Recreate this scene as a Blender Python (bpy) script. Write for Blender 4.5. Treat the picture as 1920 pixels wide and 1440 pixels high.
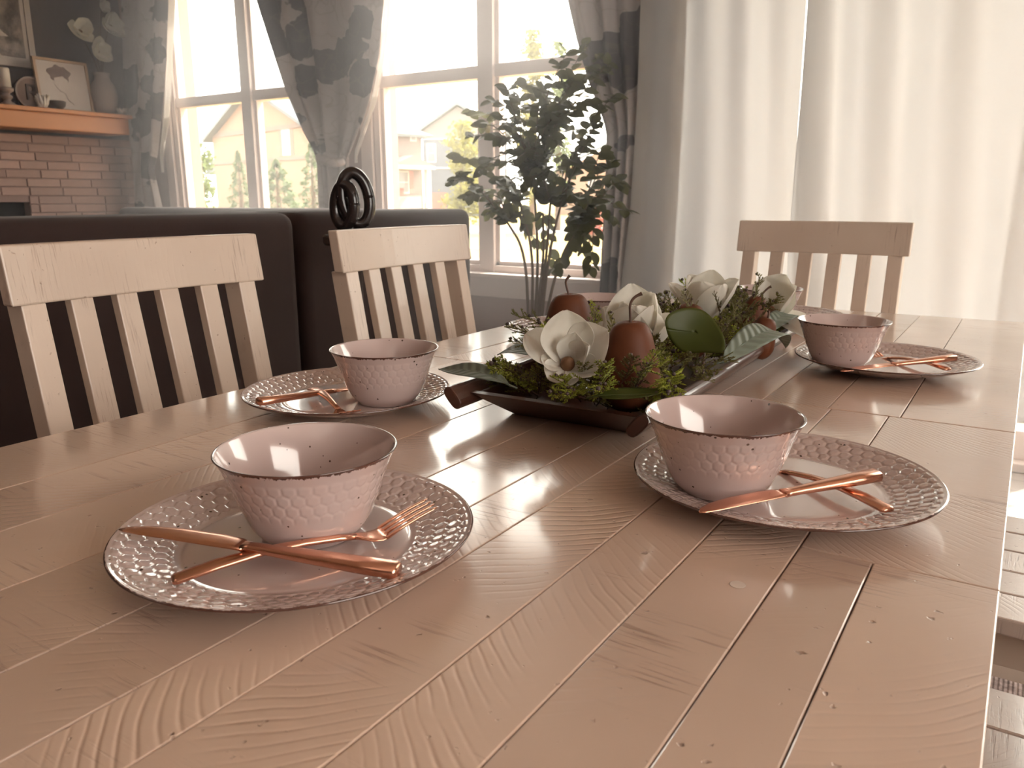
import bpy, math, random
import numpy as np
from mathutils import Vector, Matrix, Quaternion, noise as mnoise

# ------------------------------------------------------------------ clean
for o in list(bpy.data.objects): bpy.data.objects.remove(o)
SC = bpy.context.scene
COL = SC.collection
random.seed(7)

# ------------------------------------------------------------------ camera
FPX = 1492.54
YAW, PITCH, ROLL = [math.radians(a) for a in (32.8355, 13.1683, -0.1117)]
TT = 0.76                      # table top height
CAM = Vector((0, 0, TT + 0.27))
_f = Vector((-math.sin(YAW)*math.cos(PITCH), math.cos(YAW)*math.cos(PITCH), -math.sin(PITCH)))
_r0 = Vector((math.cos(YAW), math.sin(YAW), 0)); _u0 = _r0.cross(_f)
_r = math.cos(ROLL)*_r0 + math.sin(ROLL)*_u0
_u = -math.sin(ROLL)*_r0 + math.cos(ROLL)*_u0
cd = bpy.data.cameras.new('camera'); cam = bpy.data.objects.new('camera', cd); COL.objects.link(cam)
cd.sensor_width = 36; cd.lens = FPX/1920*36; cd.clip_start = 0.02; cd.clip_end = 500
cam.matrix_world = Matrix(((_r.x, _u.x, -_f.x, CAM.x), (_r.y, _u.y, -_f.y, CAM.y), (_r.z, _u.z, -_f.z, CAM.z), (0, 0, 0, 1)))
cd.dof.use_dof = True; cd.dof.focus_distance = 0.85; cd.dof.aperture_fstop = 15
SC.camera = cam
SC.view_settings.view_transform = 'Standard'; SC.view_settings.look = 'None'
SC.view_settings.gamma = 1; SC.view_settings.use_curve_mapping = False
SC.view_settings.exposure = 1.0

# ------------------------------------------------------------------ world, sun, added fill lights
W = bpy.data.worlds.new('sky'); SC.world = W; W.use_nodes = True
bg = W.node_tree.nodes['Background']
bg.inputs[0].default_value = (1.0, 0.93, 0.84, 1); bg.inputs[1].default_value = 4.4
sd = bpy.data.lights.new('sun', 'SUN'); sun = bpy.data.objects.new('sun', sd); COL.objects.link(sun)
sd.energy = 9.0; sd.angle = math.radians(1.2); sd.color = (1.0, 0.93, 0.82)
SUNDIR = Vector((0.34, 0.60, 0.80)).normalized()
sun.rotation_euler = SUNDIR.to_track_quat('Z', 'Y').to_euler(); sun.location = (6, 9, 8)
def area(name, loc, target, sx, sy, power, color):
    d = bpy.data.lights.new(name, 'AREA'); d.shape = 'RECTANGLE'; d.size = sx; d.size_y = sy; d.energy = power; d.color = color
    o = bpy.data.objects.new(name, d); COL.objects.link(o); o.location = loc
    o.rotation_euler = (Vector(target)-Vector(loc)).to_track_quat('-Z', 'Y').to_euler(); return o
area('rear_fill_light', (0.6, -1.9, 2.66), (0.6, -1.9, 0), 1.6, 1.0, 2.5, (1.0, 0.80, 0.66))  # unseen fill light added behind the camera, no fixture there
area('left_fill_light', (-2.6, -0.6, 2.66), (-2.6, -0.6, 0), 1.2, 1.2, 2.5, (1.0, 0.80, 0.66))  # second added fill light, out of view on the sofa side

# ------------------------------------------------------------------ pixel helpers (a pixel is a direction; the plane gives the distance)
def ray(px, py): return _r*((px-960)/FPX) - _u*((py-720)/FPX) + _f
def PZ(px, py, z): d = ray(px, py); return CAM + d*((z-CAM.z)/d.z)
def PX(px, py, x): d = ray(px, py); return CAM + d*((x-CAM.x)/d.x)
def PY(px, py, y): d = ray(px, py); return CAM + d*((y-CAM.y)/d.y)
def PD(px, py, dep): return CAM + ray(px, py)*dep

# ------------------------------------------------------------------ mesh builder
class MB:
    def __init__(s): s.v = []; s.f = []
    def add(s, vs, fs):
        n = len(s.v); s.v += [tuple(p) for p in vs]; s.f += [tuple(i+n for i in f) for f in fs]; return s
    def box(s, a, b, M=None):
        (x0, y0, z0), (x1, y1, z1) = a, b
        vs = [Vector(p) for p in ((x0,y0,z0),(x1,y0,z0),(x1,y1,z0),(x0,y1,z0),(x0,y0,z1),(x1,y0,z1),(x1,y1,z1),(x0,y1,z1))]
        if M is not None: vs = [M @ p for p in vs]
        return s.add(vs, [(0,3,2,1),(4,5,6,7),(0,1,5,4),(1,2,6,5),(2,3,7,6),(3,0,4,7)])
    def prism(s, poly, d):          # closed polygon (list of Vector) extruded by Vector d
        n = len(poly); d = Vector(d); vs = [Vector(p) for p in poly] + [Vector(p)+d for p in poly]
        fs = [tuple(range(n-1, -1, -1)), tuple(range(n, 2*n))] + [(i, (i+1) % n, n+(i+1) % n, n+i) for i in range(n)]
        return s.add(vs, fs)
    def tube(s, path, rad, n=8, cap=True, flat=None):
        path = [Vector(p) for p in path]; m = len(path)
        if not hasattr(rad, '__len__'): rad = [rad]*m
        t0 = (path[1]-path[0]).normalized(); up = Vector((0, 0, 1)) if abs(t0.z) < .9 else Vector((1, 0, 0))
        nx = up.cross(t0).normalized(); vs = []; fs = []
        for i, p in enumerate(path):
            t = (path[min(i+1, m-1)]-path[max(i-1, 0)]).normalized()
            nx = (nx - t*nx.dot(t)).normalized(); ny = t.cross(nx)
            for k in range(n):
                a = 2*math.pi*k/n; ry = rad[i]*(flat if flat else 1)
                vs.append(p + nx*math.cos(a)*rad[i] + ny*math.sin(a)*ry)
        for i in range(m-1):
            for k in range(n): fs.append((i*n+k, i*n+(k+1) % n, (i+1)*n+(k+1) % n, (i+1)*n+k))
        if cap: fs += [tuple(range(n-1, -1, -1)), tuple((m-1)*n+k for k in range(n))]
        return s.add(vs, fs)
    def lathe(s, prof, n=48, M=None, close=True):
        vs = []; fs = []; m = len(prof)
        for r, z in prof:
            for k in range(n):
                a = 2*math.pi*k/n; p = Vector((r*math.cos(a), r*math.sin(a), z)); vs.append(M @ p if M is not None else p)
        for i in range(m-1):
            for k in range(n): fs.append((i*n+k, i*n+(k+1) % n, (i+1)*n+(k+1) % n, (i+1)*n+k))
        if close: fs += [tuple(range(n-1, -1, -1)), tuple((m-1)*n+k for k in range(n))]
        return s.add(vs, fs)
    def grid(s, fn, nu, nv):
        vs = [fn(i/nu, j/nv) for j in range(nv+1) for i in range(nu+1)]
        fs = [(j*(nu+1)+i, j*(nu+1)+i+1, (j+1)*(nu+1)+i+1, (j+1)*(nu+1)+i) for j in range(nv) for i in range(nu)]
        return s.add(vs, fs)
    def mesh(s, name, smooth=False):
        me = bpy.data.meshes.new(name); me.from_pydata([tuple(p) for p in s.v], [], s.f); me.update()
        if smooth: me.polygons.foreach_set('use_smooth', [True]*len(me.polygons))
        return me
    def build(s, name, m, parent=None, smooth=False, bevel=0, solid=0, subsurf=0, auto=None):
        return link(name, s.mesh(name, smooth), m, parent, bevel, solid, subsurf, auto)
def link(name, me, m, parent=None, bevel=0, solid=0, subsurf=0, auto=None):
    o = bpy.data.objects.new(name, me); COL.objects.link(o)
    if m is not None and not me.materials: me.materials.append(m)
    if parent is not None: o.parent = parent
    if solid: md = o.modifiers.new('solid', 'SOLIDIFY'); md.thickness = solid; md.offset = 0
    if bevel: md = o.modifiers.new('bevel', 'BEVEL'); md.width = bevel; md.segments = 2; md.limit_method = 'ANGLE'
    if subsurf: md = o.modifiers.new('sub', 'SUBSURF'); md.levels = subsurf; md.render_levels = subsurf
    return o
def thing(name, label, cat, loc=(0, 0, 0), group=None):
    o = bpy.data.objects.new(name, None); COL.objects.link(o); o.location = loc; o.empty_display_size = .05
    return tag(o, label, cat, group)
def tag(o, label, cat, group=None, kind=None):
    if label: o['label'] = label
    if cat: o['category'] = cat
    if group: o['group'] = group
    if kind: o['kind'] = kind
    return o
def struct(o): o['kind'] = 'structure'; return o
def dup(root, M, label=None, group=None):
    r = root.copy(); COL.objects.link(r); r.matrix_world = M
    if label: r['label'] = label
    if group: r['group'] = group
    for ch in root.children:
        c = ch.copy(); COL.objects.link(c); c.parent = r
        for g in ch.children:
            d = g.copy(); COL.objects.link(d); d.parent = c
    return r

# ------------------------------------------------------------------ materials
class NT:
    def __init__(s, name):
        s.m = bpy.data.materials.new(name); s.m.use_nodes = True; s.t = s.m.node_tree; s.t.nodes.clear()
        s.out = s.t.nodes.new('ShaderNodeOutputMaterial')
    def n(s, typ, **kw):
        nd = s.t.nodes.new('ShaderNode'+typ)
        for k, v in kw.items():
            if k.startswith('i_'):
                key = k[2:]; key = int(key) if key.isdigit() else key.replace('_', ' ')
                s.set(nd.inputs[key], v)
            else: setattr(nd, k, v)
        return nd
    def set(s, inp, v):
        if isinstance(v, bpy.types.NodeSocket): s.t.links.new(v, inp)
        elif isinstance(v, (tuple, list)) and len(v) == 3 and inp.type == 'RGBA': inp.default_value = (*v, 1)
        else: inp.default_value = v
    def math(s, op, a, b=0.0, c=0.0):
        nd = s.t.nodes.new('ShaderNodeMath'); nd.operation = op
        s.set(nd.inputs[0], a); s.set(nd.inputs[1], b); s.set(nd.inputs[2], c); return nd.outputs[0]
    def mix(s, f, a, b):
        nd = s.t.nodes.new('ShaderNodeMix'); nd.data_type = 'RGBA'
        s.set(nd.inputs[0], f); s.set(nd.inputs[6], a); s.set(nd.inputs[7], b); return nd.outputs[2]
    def ramp(s, f, lo, hi):
        nd = s.t.nodes.new('ShaderNodeMapRange'); nd.interpolation_type = 'SMOOTHSTEP'
        s.set(nd.inputs[0], f); nd.inputs[1].default_value = lo; nd.inputs[2].default_value = hi; return nd.outputs[0]
    def obj(s, scale=None):
        c = s.n('TexCoord').outputs['Object']
        if scale: mp = s.n('Mapping', i_Vector=c); mp.inputs['Scale'].default_value = scale; return mp.outputs[0]
        return c
    def noise(s, vec, scale, detail=3, rough=.5):
        return s.n('TexNoise', i_Vector=vec, i_Scale=scale, i_Detail=detail, i_Roughness=rough).outputs[0]
    def bump(s, h, strength, dist=.001):
        return s.n('Bump', i_Height=h, i_Strength=strength, i_Distance=dist).outputs[0]
    def surf(s, sh): s.t.links.new(sh, s.out.inputs[0]); return s.m
    def pbsdf(s, **kw): return s.n('BsdfPrincipled', **kw)

def simple(name, col, rough=.5, metal=0, var=.12, vscale=8, bscale=0, bstr=.2, coat=0, spec=.5, rnd=0, sheen=0, bdist=.001):
    t = NT(name); c = t.obj(); nz = t.noise(c, vscale, 4)
    dark = tuple(max(0, x*(1-var)) for x in col); lite = tuple(min(1, x*(1+var)) for x in col)
    cc = t.mix(nz, dark, lite)
    if rnd:
        rv = t.n('ObjectInfo').outputs['Random']
        hv = t.n('HueSaturation', i_Color=cc); t.set(hv.inputs['Value'], t.math('MULTIPLY_ADD', rv, rnd*2, 1-rnd)); cc = hv.outputs[0]
    p = t.pbsdf(i_Base_Color=cc, i_Roughness=rough, i_Metallic=metal)
    p.inputs['Specular IOR Level'].default_value = spec; p.inputs['Coat Weight'].default_value = coat
    p.inputs['Sheen Weight'].default_value = sheen
    if bscale: t.set(p.inputs['Normal'], t.bump(t.noise(c, bscale, 4), bstr, bdist))
    return t.surf(p.outputs[0])

def wood_white(name, base, dark, saw=1.0, rough=.34, along='Y', coat=1.0):
    """whitewashed rough-sawn boards: circular saw arcs, cross grain scratches, pits; each board differs"""
    t = NT(name); tc = t.n('TexCoord').outputs['Object']; rv = t.n('ObjectInfo').outputs['Random']
    loc = t.n('ObjectInfo').outputs['Location']
    off = t.n('CombineXYZ', i_X=t.math('MULTIPLY', rv, 13.7), i_Y=t.math('MULTIPLY', rv, 7.3), i_Z=t.math('MULTIPLY', rv, 3.1)).outputs[0]
    vec = t.n('VectorMath', operation='ADD', i_0=tc, i_1=off).outputs[0]
    sx = t.n('SeparateXYZ', i_0=tc); lx, ly = (sx.outputs[0], sx.outputs[1]) if along == 'Y' else (sx.outputs[1], sx.outputs[0])
    # arcs: circle centre to one side of the board, which side depends on the board
    side = t.math('SUBTRACT', t.math('MULTIPLY', t.math('GREATER_THAN', t.math('FRACT', t.math('MULTIPLY', rv, 17.0)), .5), 2.0), 1.0)
    cx = t.math('MULTIPLY', side, .26)
    sep = t.math('MULTIPLY_ADD', t.math('FRACT', t.math('MULTIPLY', rv, 31.0)), .5, .0)
    dx = t.math('SUBTRACT', lx, cx)
    arc = t.math('SQRT', t.math('SUBTRACT', .16, t.math('MINIMUM', t.math('MULTIPLY', dx, dx), .155)))
    ph = t.math('ADD', t.math('ADD', ly, arc), sep)
    wob = t.noise(vec, 9, 2)
    freq = t.math('MULTIPLY_ADD', t.math('FRACT', t.math('MULTIPLY', rv, 43.0)), 260.0, 430.0)
    w = t.math('SINE', t.math('MULTIPLY_ADD', wob, 16.0, t.math('MULTIPLY', ph, freq)))
    w = t.math('POWER', t.math('MULTIPLY_ADD', w, .5, .5), 5.0)
    mask = t.math('MULTIPLY', t.ramp(t.noise(vec, 7.0, 3), .44, .70), t.math('MULTIPLY_ADD', t.math('FRACT', t.math('MULTIPLY', rv, 71.0)), .8, .3))
    saws = t.math('MULTIPLY', t.math('MULTIPLY', w, mask), saw)
    # fine scratches across the board
    mp = t.n('Mapping', i_Vector=vec); mp.inputs['Scale'].default_value = (16, 280, 16) if along == 'Y' else (280, 16, 16)
    scr = t.noise(mp.outputs[0], 1.0, 3, .6); scrm = t.ramp(t.noise(vec, 8.0, 2), .50, .66)
    scr = t.math('MULTIPLY', t.ramp(scr, .52, .72), scrm)
    pits = t.math('MULTIPLY', t.ramp(t.noise(vec, 120, 2), .70, .80), 1.0)
    h = t.math('ADD', t.math('MULTIPLY', saws, -.9), t.math('MULTIPLY', scr, -.8))
    h = t.math('ADD', h, t.math('MULTIPLY', pits, -1.4)); h = t.math('ADD', h, t.math('MULTIPLY', t.noise(vec, 30, 3), .8))
    big = t.noise(vec, 3.0, 4); col = t.mix(t.ramp(big, .25, .8), base, tuple(a*.7+b*.3 for a, b in zip(base, dark)))
    hv = t.n('HueSaturation', i_Color=col); t.set(hv.inputs['Value'], t.math('MULTIPLY_ADD', t.math('FRACT', t.math('MULTIPLY', rv, 5.3)), .16, .92)); col = hv.outputs[0]
    col = t.mix(t.math('MULTIPLY', t.math('ADD', scr, pits), .50), col, dark)
    p = t.pbsdf(i_Base_Color=col); t.set(p.inputs['Roughness'], t.math('MULTIPLY_ADD', big, .16, rough-.08))
    p.inputs['Coat Weight'].default_value = coat; p.inputs['Coat IOR'].default_value = 1.6; p.inputs['Coat Roughness'].default_value = .12
    t.set(p.inputs['Normal'], t.bump(h, .65, .001)); return t.surf(p.outputs[0])

def ceramic(name, bowl):
    t = NT(name); c = t.obj(); s = t.n('SeparateXYZ', i_0=c)
    r = t.math('SQRT', t.math('ADD', t.math('MULTIPLY', s.outputs[0], s.outputs[0]), t.math('MULTIPLY', s.outputs[1], s.outputs[1])))
    if bowl:
        mp = t.n('Mapping', i_Vector=c); mp.inputs['Scale'].default_value = (1, 1, .12)
        nz = t.noise(mp.outputs[0], 330, 3, .7)
        e = t.math('MULTIPLY_ADD', nz, .0075, s.outputs[2]); brown = t.math('MULTIPLY', t.ramp(e, .0722, .0727), t.math('GREATER_THAN', r, t.math('MULTIPLY_ADD', s.outputs[2], .52, .0318)))
    else:
        nz = t.noise(c, 160, 3, .7)
        e = t.math('MULTIPLY_ADD', nz, .003, r); brown = t.math('MULTIPLY', t.ramp(e, .1366, .1371), t.math('GREATER_THAN', s.outputs[2], .0195))
    vo = t.n('TexVoronoi', i_Vector=c, i_Scale=190.0); dots = t.math('LESS_THAN', vo.outputs[0], t.math('MULTIPLY', t.math('POWER', t.n('SeparateColor', i_0=vo.outputs[1]).outputs[0], 9.0), .26))
    col = t.mix(t.noise(c, 12, 2), (.51, .405, .38), (.56, .445, .42))
    col = t.mix(dots, col, (.08, .05, .04)); col = t.mix(brown, col, (.085, .035, .025))
    p = t.pbsdf(i_Base_Color=col, i_Roughness=.14); p.inputs['Coat Weight'].default_value = 1.0; p.inputs['Coat Roughness'].default_value = .05
    return t.surf(p.outputs[0])

def leafmat(name, col, trans=.35, rough=.45, rnd=.15, veins=0):
    t = NT(name); c = t.obj(); nz = t.noise(c, 25, 3)
    cc = t.mix(nz, tuple(x*.8 for x in col), tuple(min(1, x*1.2) for x in col))
    rv = t.n('ObjectInfo').outputs['Random']; hv = t.n('HueSaturation', i_Color=cc)
    t.set(hv.inputs['Value'], t.math('MULTIPLY_ADD', rv, rnd*2, 1-rnd)); cc = hv.outputs[0]
    p = t.pbsdf(i_Base_Color=cc, i_Roughness=rough)
    if veins:
        s = t.n('SeparateXYZ', i_0=c)
        ph = t.math('ADD', t.math('MULTIPLY', s.outputs[0], veins), t.math('MULTIPLY', t.math('ABSOLUTE', s.outputs[1]), -veins*.9))
        t.set(p.inputs['Normal'], t.bump(t.math('SINE', ph), .6, .0012))
    tr = t.n('BsdfTranslucent', i_Color=cc)
    mx = t.n('MixShader', i_0=trans, i_1=p.outputs[0], i_2=tr.outputs[0]); return t.surf(mx.outputs[0])

def cloth_sheer(name, col, trans=.55, clear=.10):
    t = NT(name); c = t.obj((60, 60, 1.2)); nz = t.noise(c, 1.0, 4)
    cc = t.mix(nz, tuple(x*.94 for x in col), col)
    d = t.n('BsdfDiffuse', i_Color=cc); tr = t.n('BsdfTranslucent', i_Color=cc); tp = t.n('BsdfTransparent')
    m1 = t.n('MixShader', i_0=trans, i_1=d.outputs[0], i_2=tr.outputs[0])
    m2 = t.n('MixShader', i_0=clear, i_1=m1.outputs[0], i_2=tp.outputs[0]); return t.surf(m2.outputs[0])

def drape_mat():
    t = NT('patterned_drape_cloth'); c = t.obj((1, 0.0, 1))
    wv = t.noise(c, 5.0, 2); w2 = t.n('VectorMath', operation='SCALE', i_0=c); w2.inputs['Scale'].default_value = 1
    v = t.n('TexVoronoi', i_Vector=c, i_Scale=4.8); d = t.math('ADD', v.outputs[0], t.math('MULTIPLY', t.math('SUBTRACT', t.noise(c, 14, 2), .5), .5))
    blob = t.math('SUBTRACT', 1.0, t.ramp(d, .46, .49))
    vein = t.ramp(t.math('ABSOLUTE', t.math('SUBTRACT', t.noise(c, 9, 1), .5)), .0, .02)
    col = t.mix(blob, (.46, .40, .385), (.06, .04, .044)); col = t.mix(t.math('MULTIPLY', t.math('SUBTRACT', 1.0, vein), .35), col, (.20, .16, .10))
    p = t.pbsdf(i_Base_Color=col, i_Roughness=.85); tr = t.n('BsdfTranslucent', i_Color=col)
    mx = t.n('MixShader', i_0=.18, i_1=p.outputs[0], i_2=tr.outputs[0]); return t.surf(mx.outputs[0])

def glassmat():
    t = NT('window_glass'); tp = t.n('BsdfTransparent', i_Color=(.97, .98, .97)); g = t.n('BsdfGlossy', i_Roughness=.02)
    fa = t.n('LayerWeight', i_Blend=.5).outputs['Facing']; mx = t.n('MixShader', i_0=t.math('MULTIPLY_ADD', t.math('POWER', fa, 5.0), .6, .025), i_1=tp.outputs[0], i_2=g.outputs[0]); return t.surf(mx.outputs[0])

def siding(name, col, pitch=.16):
    t = NT(name); c = t.obj(); s = t.n('SeparateXYZ', i_0=c)
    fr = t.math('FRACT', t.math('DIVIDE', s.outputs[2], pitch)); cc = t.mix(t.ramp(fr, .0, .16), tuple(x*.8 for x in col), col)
    p = t.pbsdf(i_Base_Color=cc, i_Roughness=.8); t.set(p.inputs['Normal'], t.bump(fr, .5, .02)); return t.surf(p.outputs[0])

def floormat():
    t = NT('wood_floor'); c = t.obj(); b = t.n('TexBrick', i_Vector=c, i_Scale=1.0)
    b.inputs['Color1'].default_value = (.30, .25, .22, 1); b.inputs['Color2'].default_value = (.24, .20, .18, 1); b.inputs['Mortar'].default_value = (.1, .08, .07, 1)
    b.inputs['Mortar Size'].default_value = .003; b.inputs['Brick Width'].default_value = 1.2; b.inputs['Row Height'].default_value = .13
    g = t.noise(t.obj((2, 40, 2)), 1, 3); col = t.mix(t.math('MULTIPLY', g, .4), b.outputs[0], (.34, .29, .26))
    p = t.pbsdf(i_Base_Color=col, i_Roughness=.32); return t.surf(p.outputs[0])

def rugmat():
    t = NT('ribbed_rug'); c = t.obj(); s = t.n('SeparateXYZ', i_0=c)
    rib = t.math('SINE', t.math('MULTIPLY', s.outputs[0], 700)); nz = t.noise(c, 60, 4, .7)
    col = t.mix(t.ramp(nz, .3, .7), (.16, .11, .10), (.34, .26, .24))
    p = t.pbsdf(i_Base_Color=col, i_Roughness=.95); t.set(p.inputs['Normal'], t.bump(t.math('MULTIPLY_ADD', rib, .5, nz), .8, .004)); return t.surf(p.outputs[0])

def picmat(kind):
    t = NT('picture_print_'+kind); c = t.obj()
    if kind == 'landscape':
        a = t.noise(c, 9, 5, .7); col = t.mix(t.ramp(a, .35, .75), (.05, .035, .03), (.42, .34, .30))
    else: a = t.noise(c, 20, 2); col = t.mix(a, (.50, .42, .38), (.56, .48, .44))
    p = t.pbsdf(i_Base_Color=col, i_Roughness=.5); return t.surf(p.outputs[0])

M = dict(
    table=wood_white('whitewashed_table_wood', (.69, .52, .41), (.17, .085, .06)),
    chair=wood_white('whitewashed_chair_wood', (.70, .575, .475), (.24, .13, .08), saw=.3, rough=.45, coat=.3),
    seat=wood_white('whitewashed_seat_wood', (.62, .52, .46), (.22, .15, .11), saw=.6, rough=.40, along='X'),
    plate=ceramic('speckled_plate_glaze', False), bowl=ceramic('speckled_bowl_glaze', True),
    copper=simple('brushed_copper', (.80, .42, .29), .23, 1.0, .06, 30, 180, .06),
    tray=simple('dark_tray_wood', (.07, .028, .018), .38, var=.35, vscale=14, bscale=60, bstr=.15, coat=.3),
    petal=leafmat('magnolia_petal', (.94, .89, .80), .55, .5, .05),
    pistil=simple('flower_heart', (.20, .10, .05), .7, bscale=300, bstr=.5),
    pear=simple('pear_skin', (.115, .036, .014), .55, spec=.25, var=.22, vscale=14, bscale=300, bstr=.05),
    stem=simple('woody_stem', (.09, .045, .03), .6, bscale=200, bstr=.3),
    roundleaf=leafmat('round_green_leaf', (.060, .075, .008), .30, .5, .1),
    greyleaf=leafmat('dusty_green_leaf', (.20, .24, .19), .25, .5, .1, veins=420),
    jun=leafmat('juniper_olive', (.20, .185, .055), .3, .6, .35), jun2=leafmat('juniper_bright_lit', (.36, .40, .06), .35, .6, .25),  # second juniper: bright green tint, light on the front sprigs raised into its colour
    berry=simple('juniper_berry', (.07, .045, .04), .5),
    sheer=cloth_sheer('sheer_white_curtain', (.66, .655, .66), .46, .05), drape=drape_mat(), lining=cloth_sheer('white_lining', (.85, .80, .76), .4, .05),
    wall=simple('wall_paint_taupe', (.34, .215, .18), .85, var=.04, vscale=3, bscale=90, bstr=.05),
    ceil=simple('ceiling_paint', (.60, .50, .44), .9, var=.03), greywall=simple('wall_paint_grey', (.17, .15, .155), .85, var=.05, bscale=90, bstr=.05),
    white=simple('white_window_paint', (.74, .62, .57), .45, var=.03), glass=glassmat(),
    brick=simple('fireplace_brick', (.36, .225, .185), .85, var=.18, vscale=25, bscale=70, bstr=.5, rnd=.16), mortar=simple('brick_mortar', (.25, .16, .135), .95, bscale=80, bstr=.4),
    mantel=simple('mantel_wood', (.50, .20, .075), .45, var=.15, vscale=10), black=simple('black_gloss', (.020, .014, .014), .25, var=.1, coat=.4), fireboxback=simple('firebox_black', (.012, .01, .01), .8),
    sofa=simple('brown_sofa_velvet', (.026, .010, .008), .8, var=.2, vscale=18, bscale=250, bstr=.2, sheen=.08),
    floor=floormat(), rug=rugmat(), leafT=leafmat('indoor_tree_leaf', (.10, .105, .035), .42, .42, .35), bark=simple('thin_bark', (.14, .085, .05), .8, bscale=80, bstr=.5),
    pot=simple('dark_planter', (.07, .05, .045), .6, bscale=40), candle=simple('candle_wax', (.62, .53, .46), .5, var=.05), turned=simple('turned_wood', (.30, .22, .19), .6, var=.2),
    plaque=simple('plaque_wood', (.18, .10, .07), .6, var=.2), frame=simple('pale_frame', (.55, .48, .44), .6), gilt=simple('gilt_frame', (.42, .27, .17), .5), shell=simple('shell_white', (.60, .52, .47), .4, var=.2, vscale=40),
    vase=simple('stone_vase', (.34, .28, .26), .7, var=.2), land=picmat('landscape'), paper=picmat('paper'), ink=simple('pencil_ink', (.20, .15, .14), .9), darkink=simple('dark_ink', (.055, .035, .03), .8),
    beige=siding('beige_siding', (.30, .185, .13)), shadebeige=siding('beige_siding_shaded', (.20, .145, .125)), blue=siding('slate_blue_siding', (.115, .125, .15)),  # second siding: darker copy of the beige, shade put into the colour
    gableg=simple('grey_shingle', (.20, .18, .17), .9, bscale=20, bstr=.4), roof=simple('blue_grey_roof_shingle', (.15, .165, .18), .9, bscale=14, bstr=.5),
    xtrim=simple('exterior_white_trim', (.50, .46, .43), .7), shutter=simple('brick_red_shutter', (.36, .13, .10), .7), xglass=simple('dark_window_glass', (.22, .20, .20), .15, var=.05),
    stone=simple('stone_veneer', (.36, .28, .25), .9, var=.35, vscale=6, bscale=8, bstr=.6),
    grass=simple('dry_lawn', (.30, .22, .07), 1.0, var=.3, vscale=1.2, bscale=40, bstr=.5), road=simple('pale_asphalt', (.22, .20, .19), .95, bscale=60), walk=simple('pink_pavement', (.28, .20, .175), .95, bscale=60), deck=simple('cedar_deck', (.55, .30, .14), .8, var=.2),
    fol_y=leafmat('foliage_yellow_green', (.24, .22, .03), .35, .6, .1), fol_g=leafmat('foliage_green', (.13, .17, .03), .3, .6, .1), fol_s=leafmat('foliage_spruce', (.14, .18, .08), .2, .7, .1), fol_r=leafmat('foliage_red', (.36, .10, .08), .2, .7, .1),
)

# ================================================================== STRUCTURE
XL, XR, YB, YW, ZC = -5.40, 2.40, -4.2, 3.46, 2.70      # room faces
YG = 3.50                                                # window plane
struct(MB().box((XL-.2, YB-.2, -.12), (XR+.2, YW+.2, 0)).build('floor', M['floor']))
struct(MB().box((XL-.2, YB-.2, ZC), (XR+.2, YW+.2, ZC+.15)).build('ceiling', M['ceil']))
WIN = [(-4.93, -3.42), (-3.14, -1.63)]                  # openings of the two windows
WZ0, WZ1 = .645, 2.46
DX0, DX1, DZ1 = -1.24, 1.70, 2.36                       # sliding door opening
b = MB(); Y0, Y1 = YW, YW+.20
b.box((XL-.2, Y0, 0), (WIN[0][0], Y1, ZC)); b.box((WIN[0][1], Y0, 0), (WIN[1][0], Y1, ZC)); b.box((WIN[1][1], Y0, 0), (DX0, Y1, ZC))
for a, c in WIN: b.box((a, Y0, 0), (c, Y1, WZ0)); b.box((a, Y0, WZ1), (c, Y1, ZC))
b.box((DX0, Y0, DZ1), (DX1, Y1, ZC)); b.box((DX1, Y0, 0), (XR+.2, Y1, ZC))
struct(b.build('wall_window', M['wall']))
struct(MB().box((XL-.2, YB-.2, 0), (XL, YW, ZC)).build('wall_fireplace', M['greywall']))
b = MB(); b.box((XR, YB-.2, 0), (XR+.2, -1.2, ZC)); b.box((XR, -1.2, 0), (XR+.2, 1.2, .9)); b.box((XR, -1.2, 2.3), (XR+.2, 1.2, ZC)); b.box((XR, 1.2, 0), (XR+.2, YW, ZC))
struct(b.build('wall_right', M['wall']))
b = MB(); b.box((XL, YB-.2, 0), (XR, YB, ZC))
struct(b.build('wall_back', M['wall']))
struct(MB().box((-1.63, YW-.015, 0), (DX0-.09, YW, .11)).build('baseboard_window', M['white'], bevel=.003))
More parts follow.
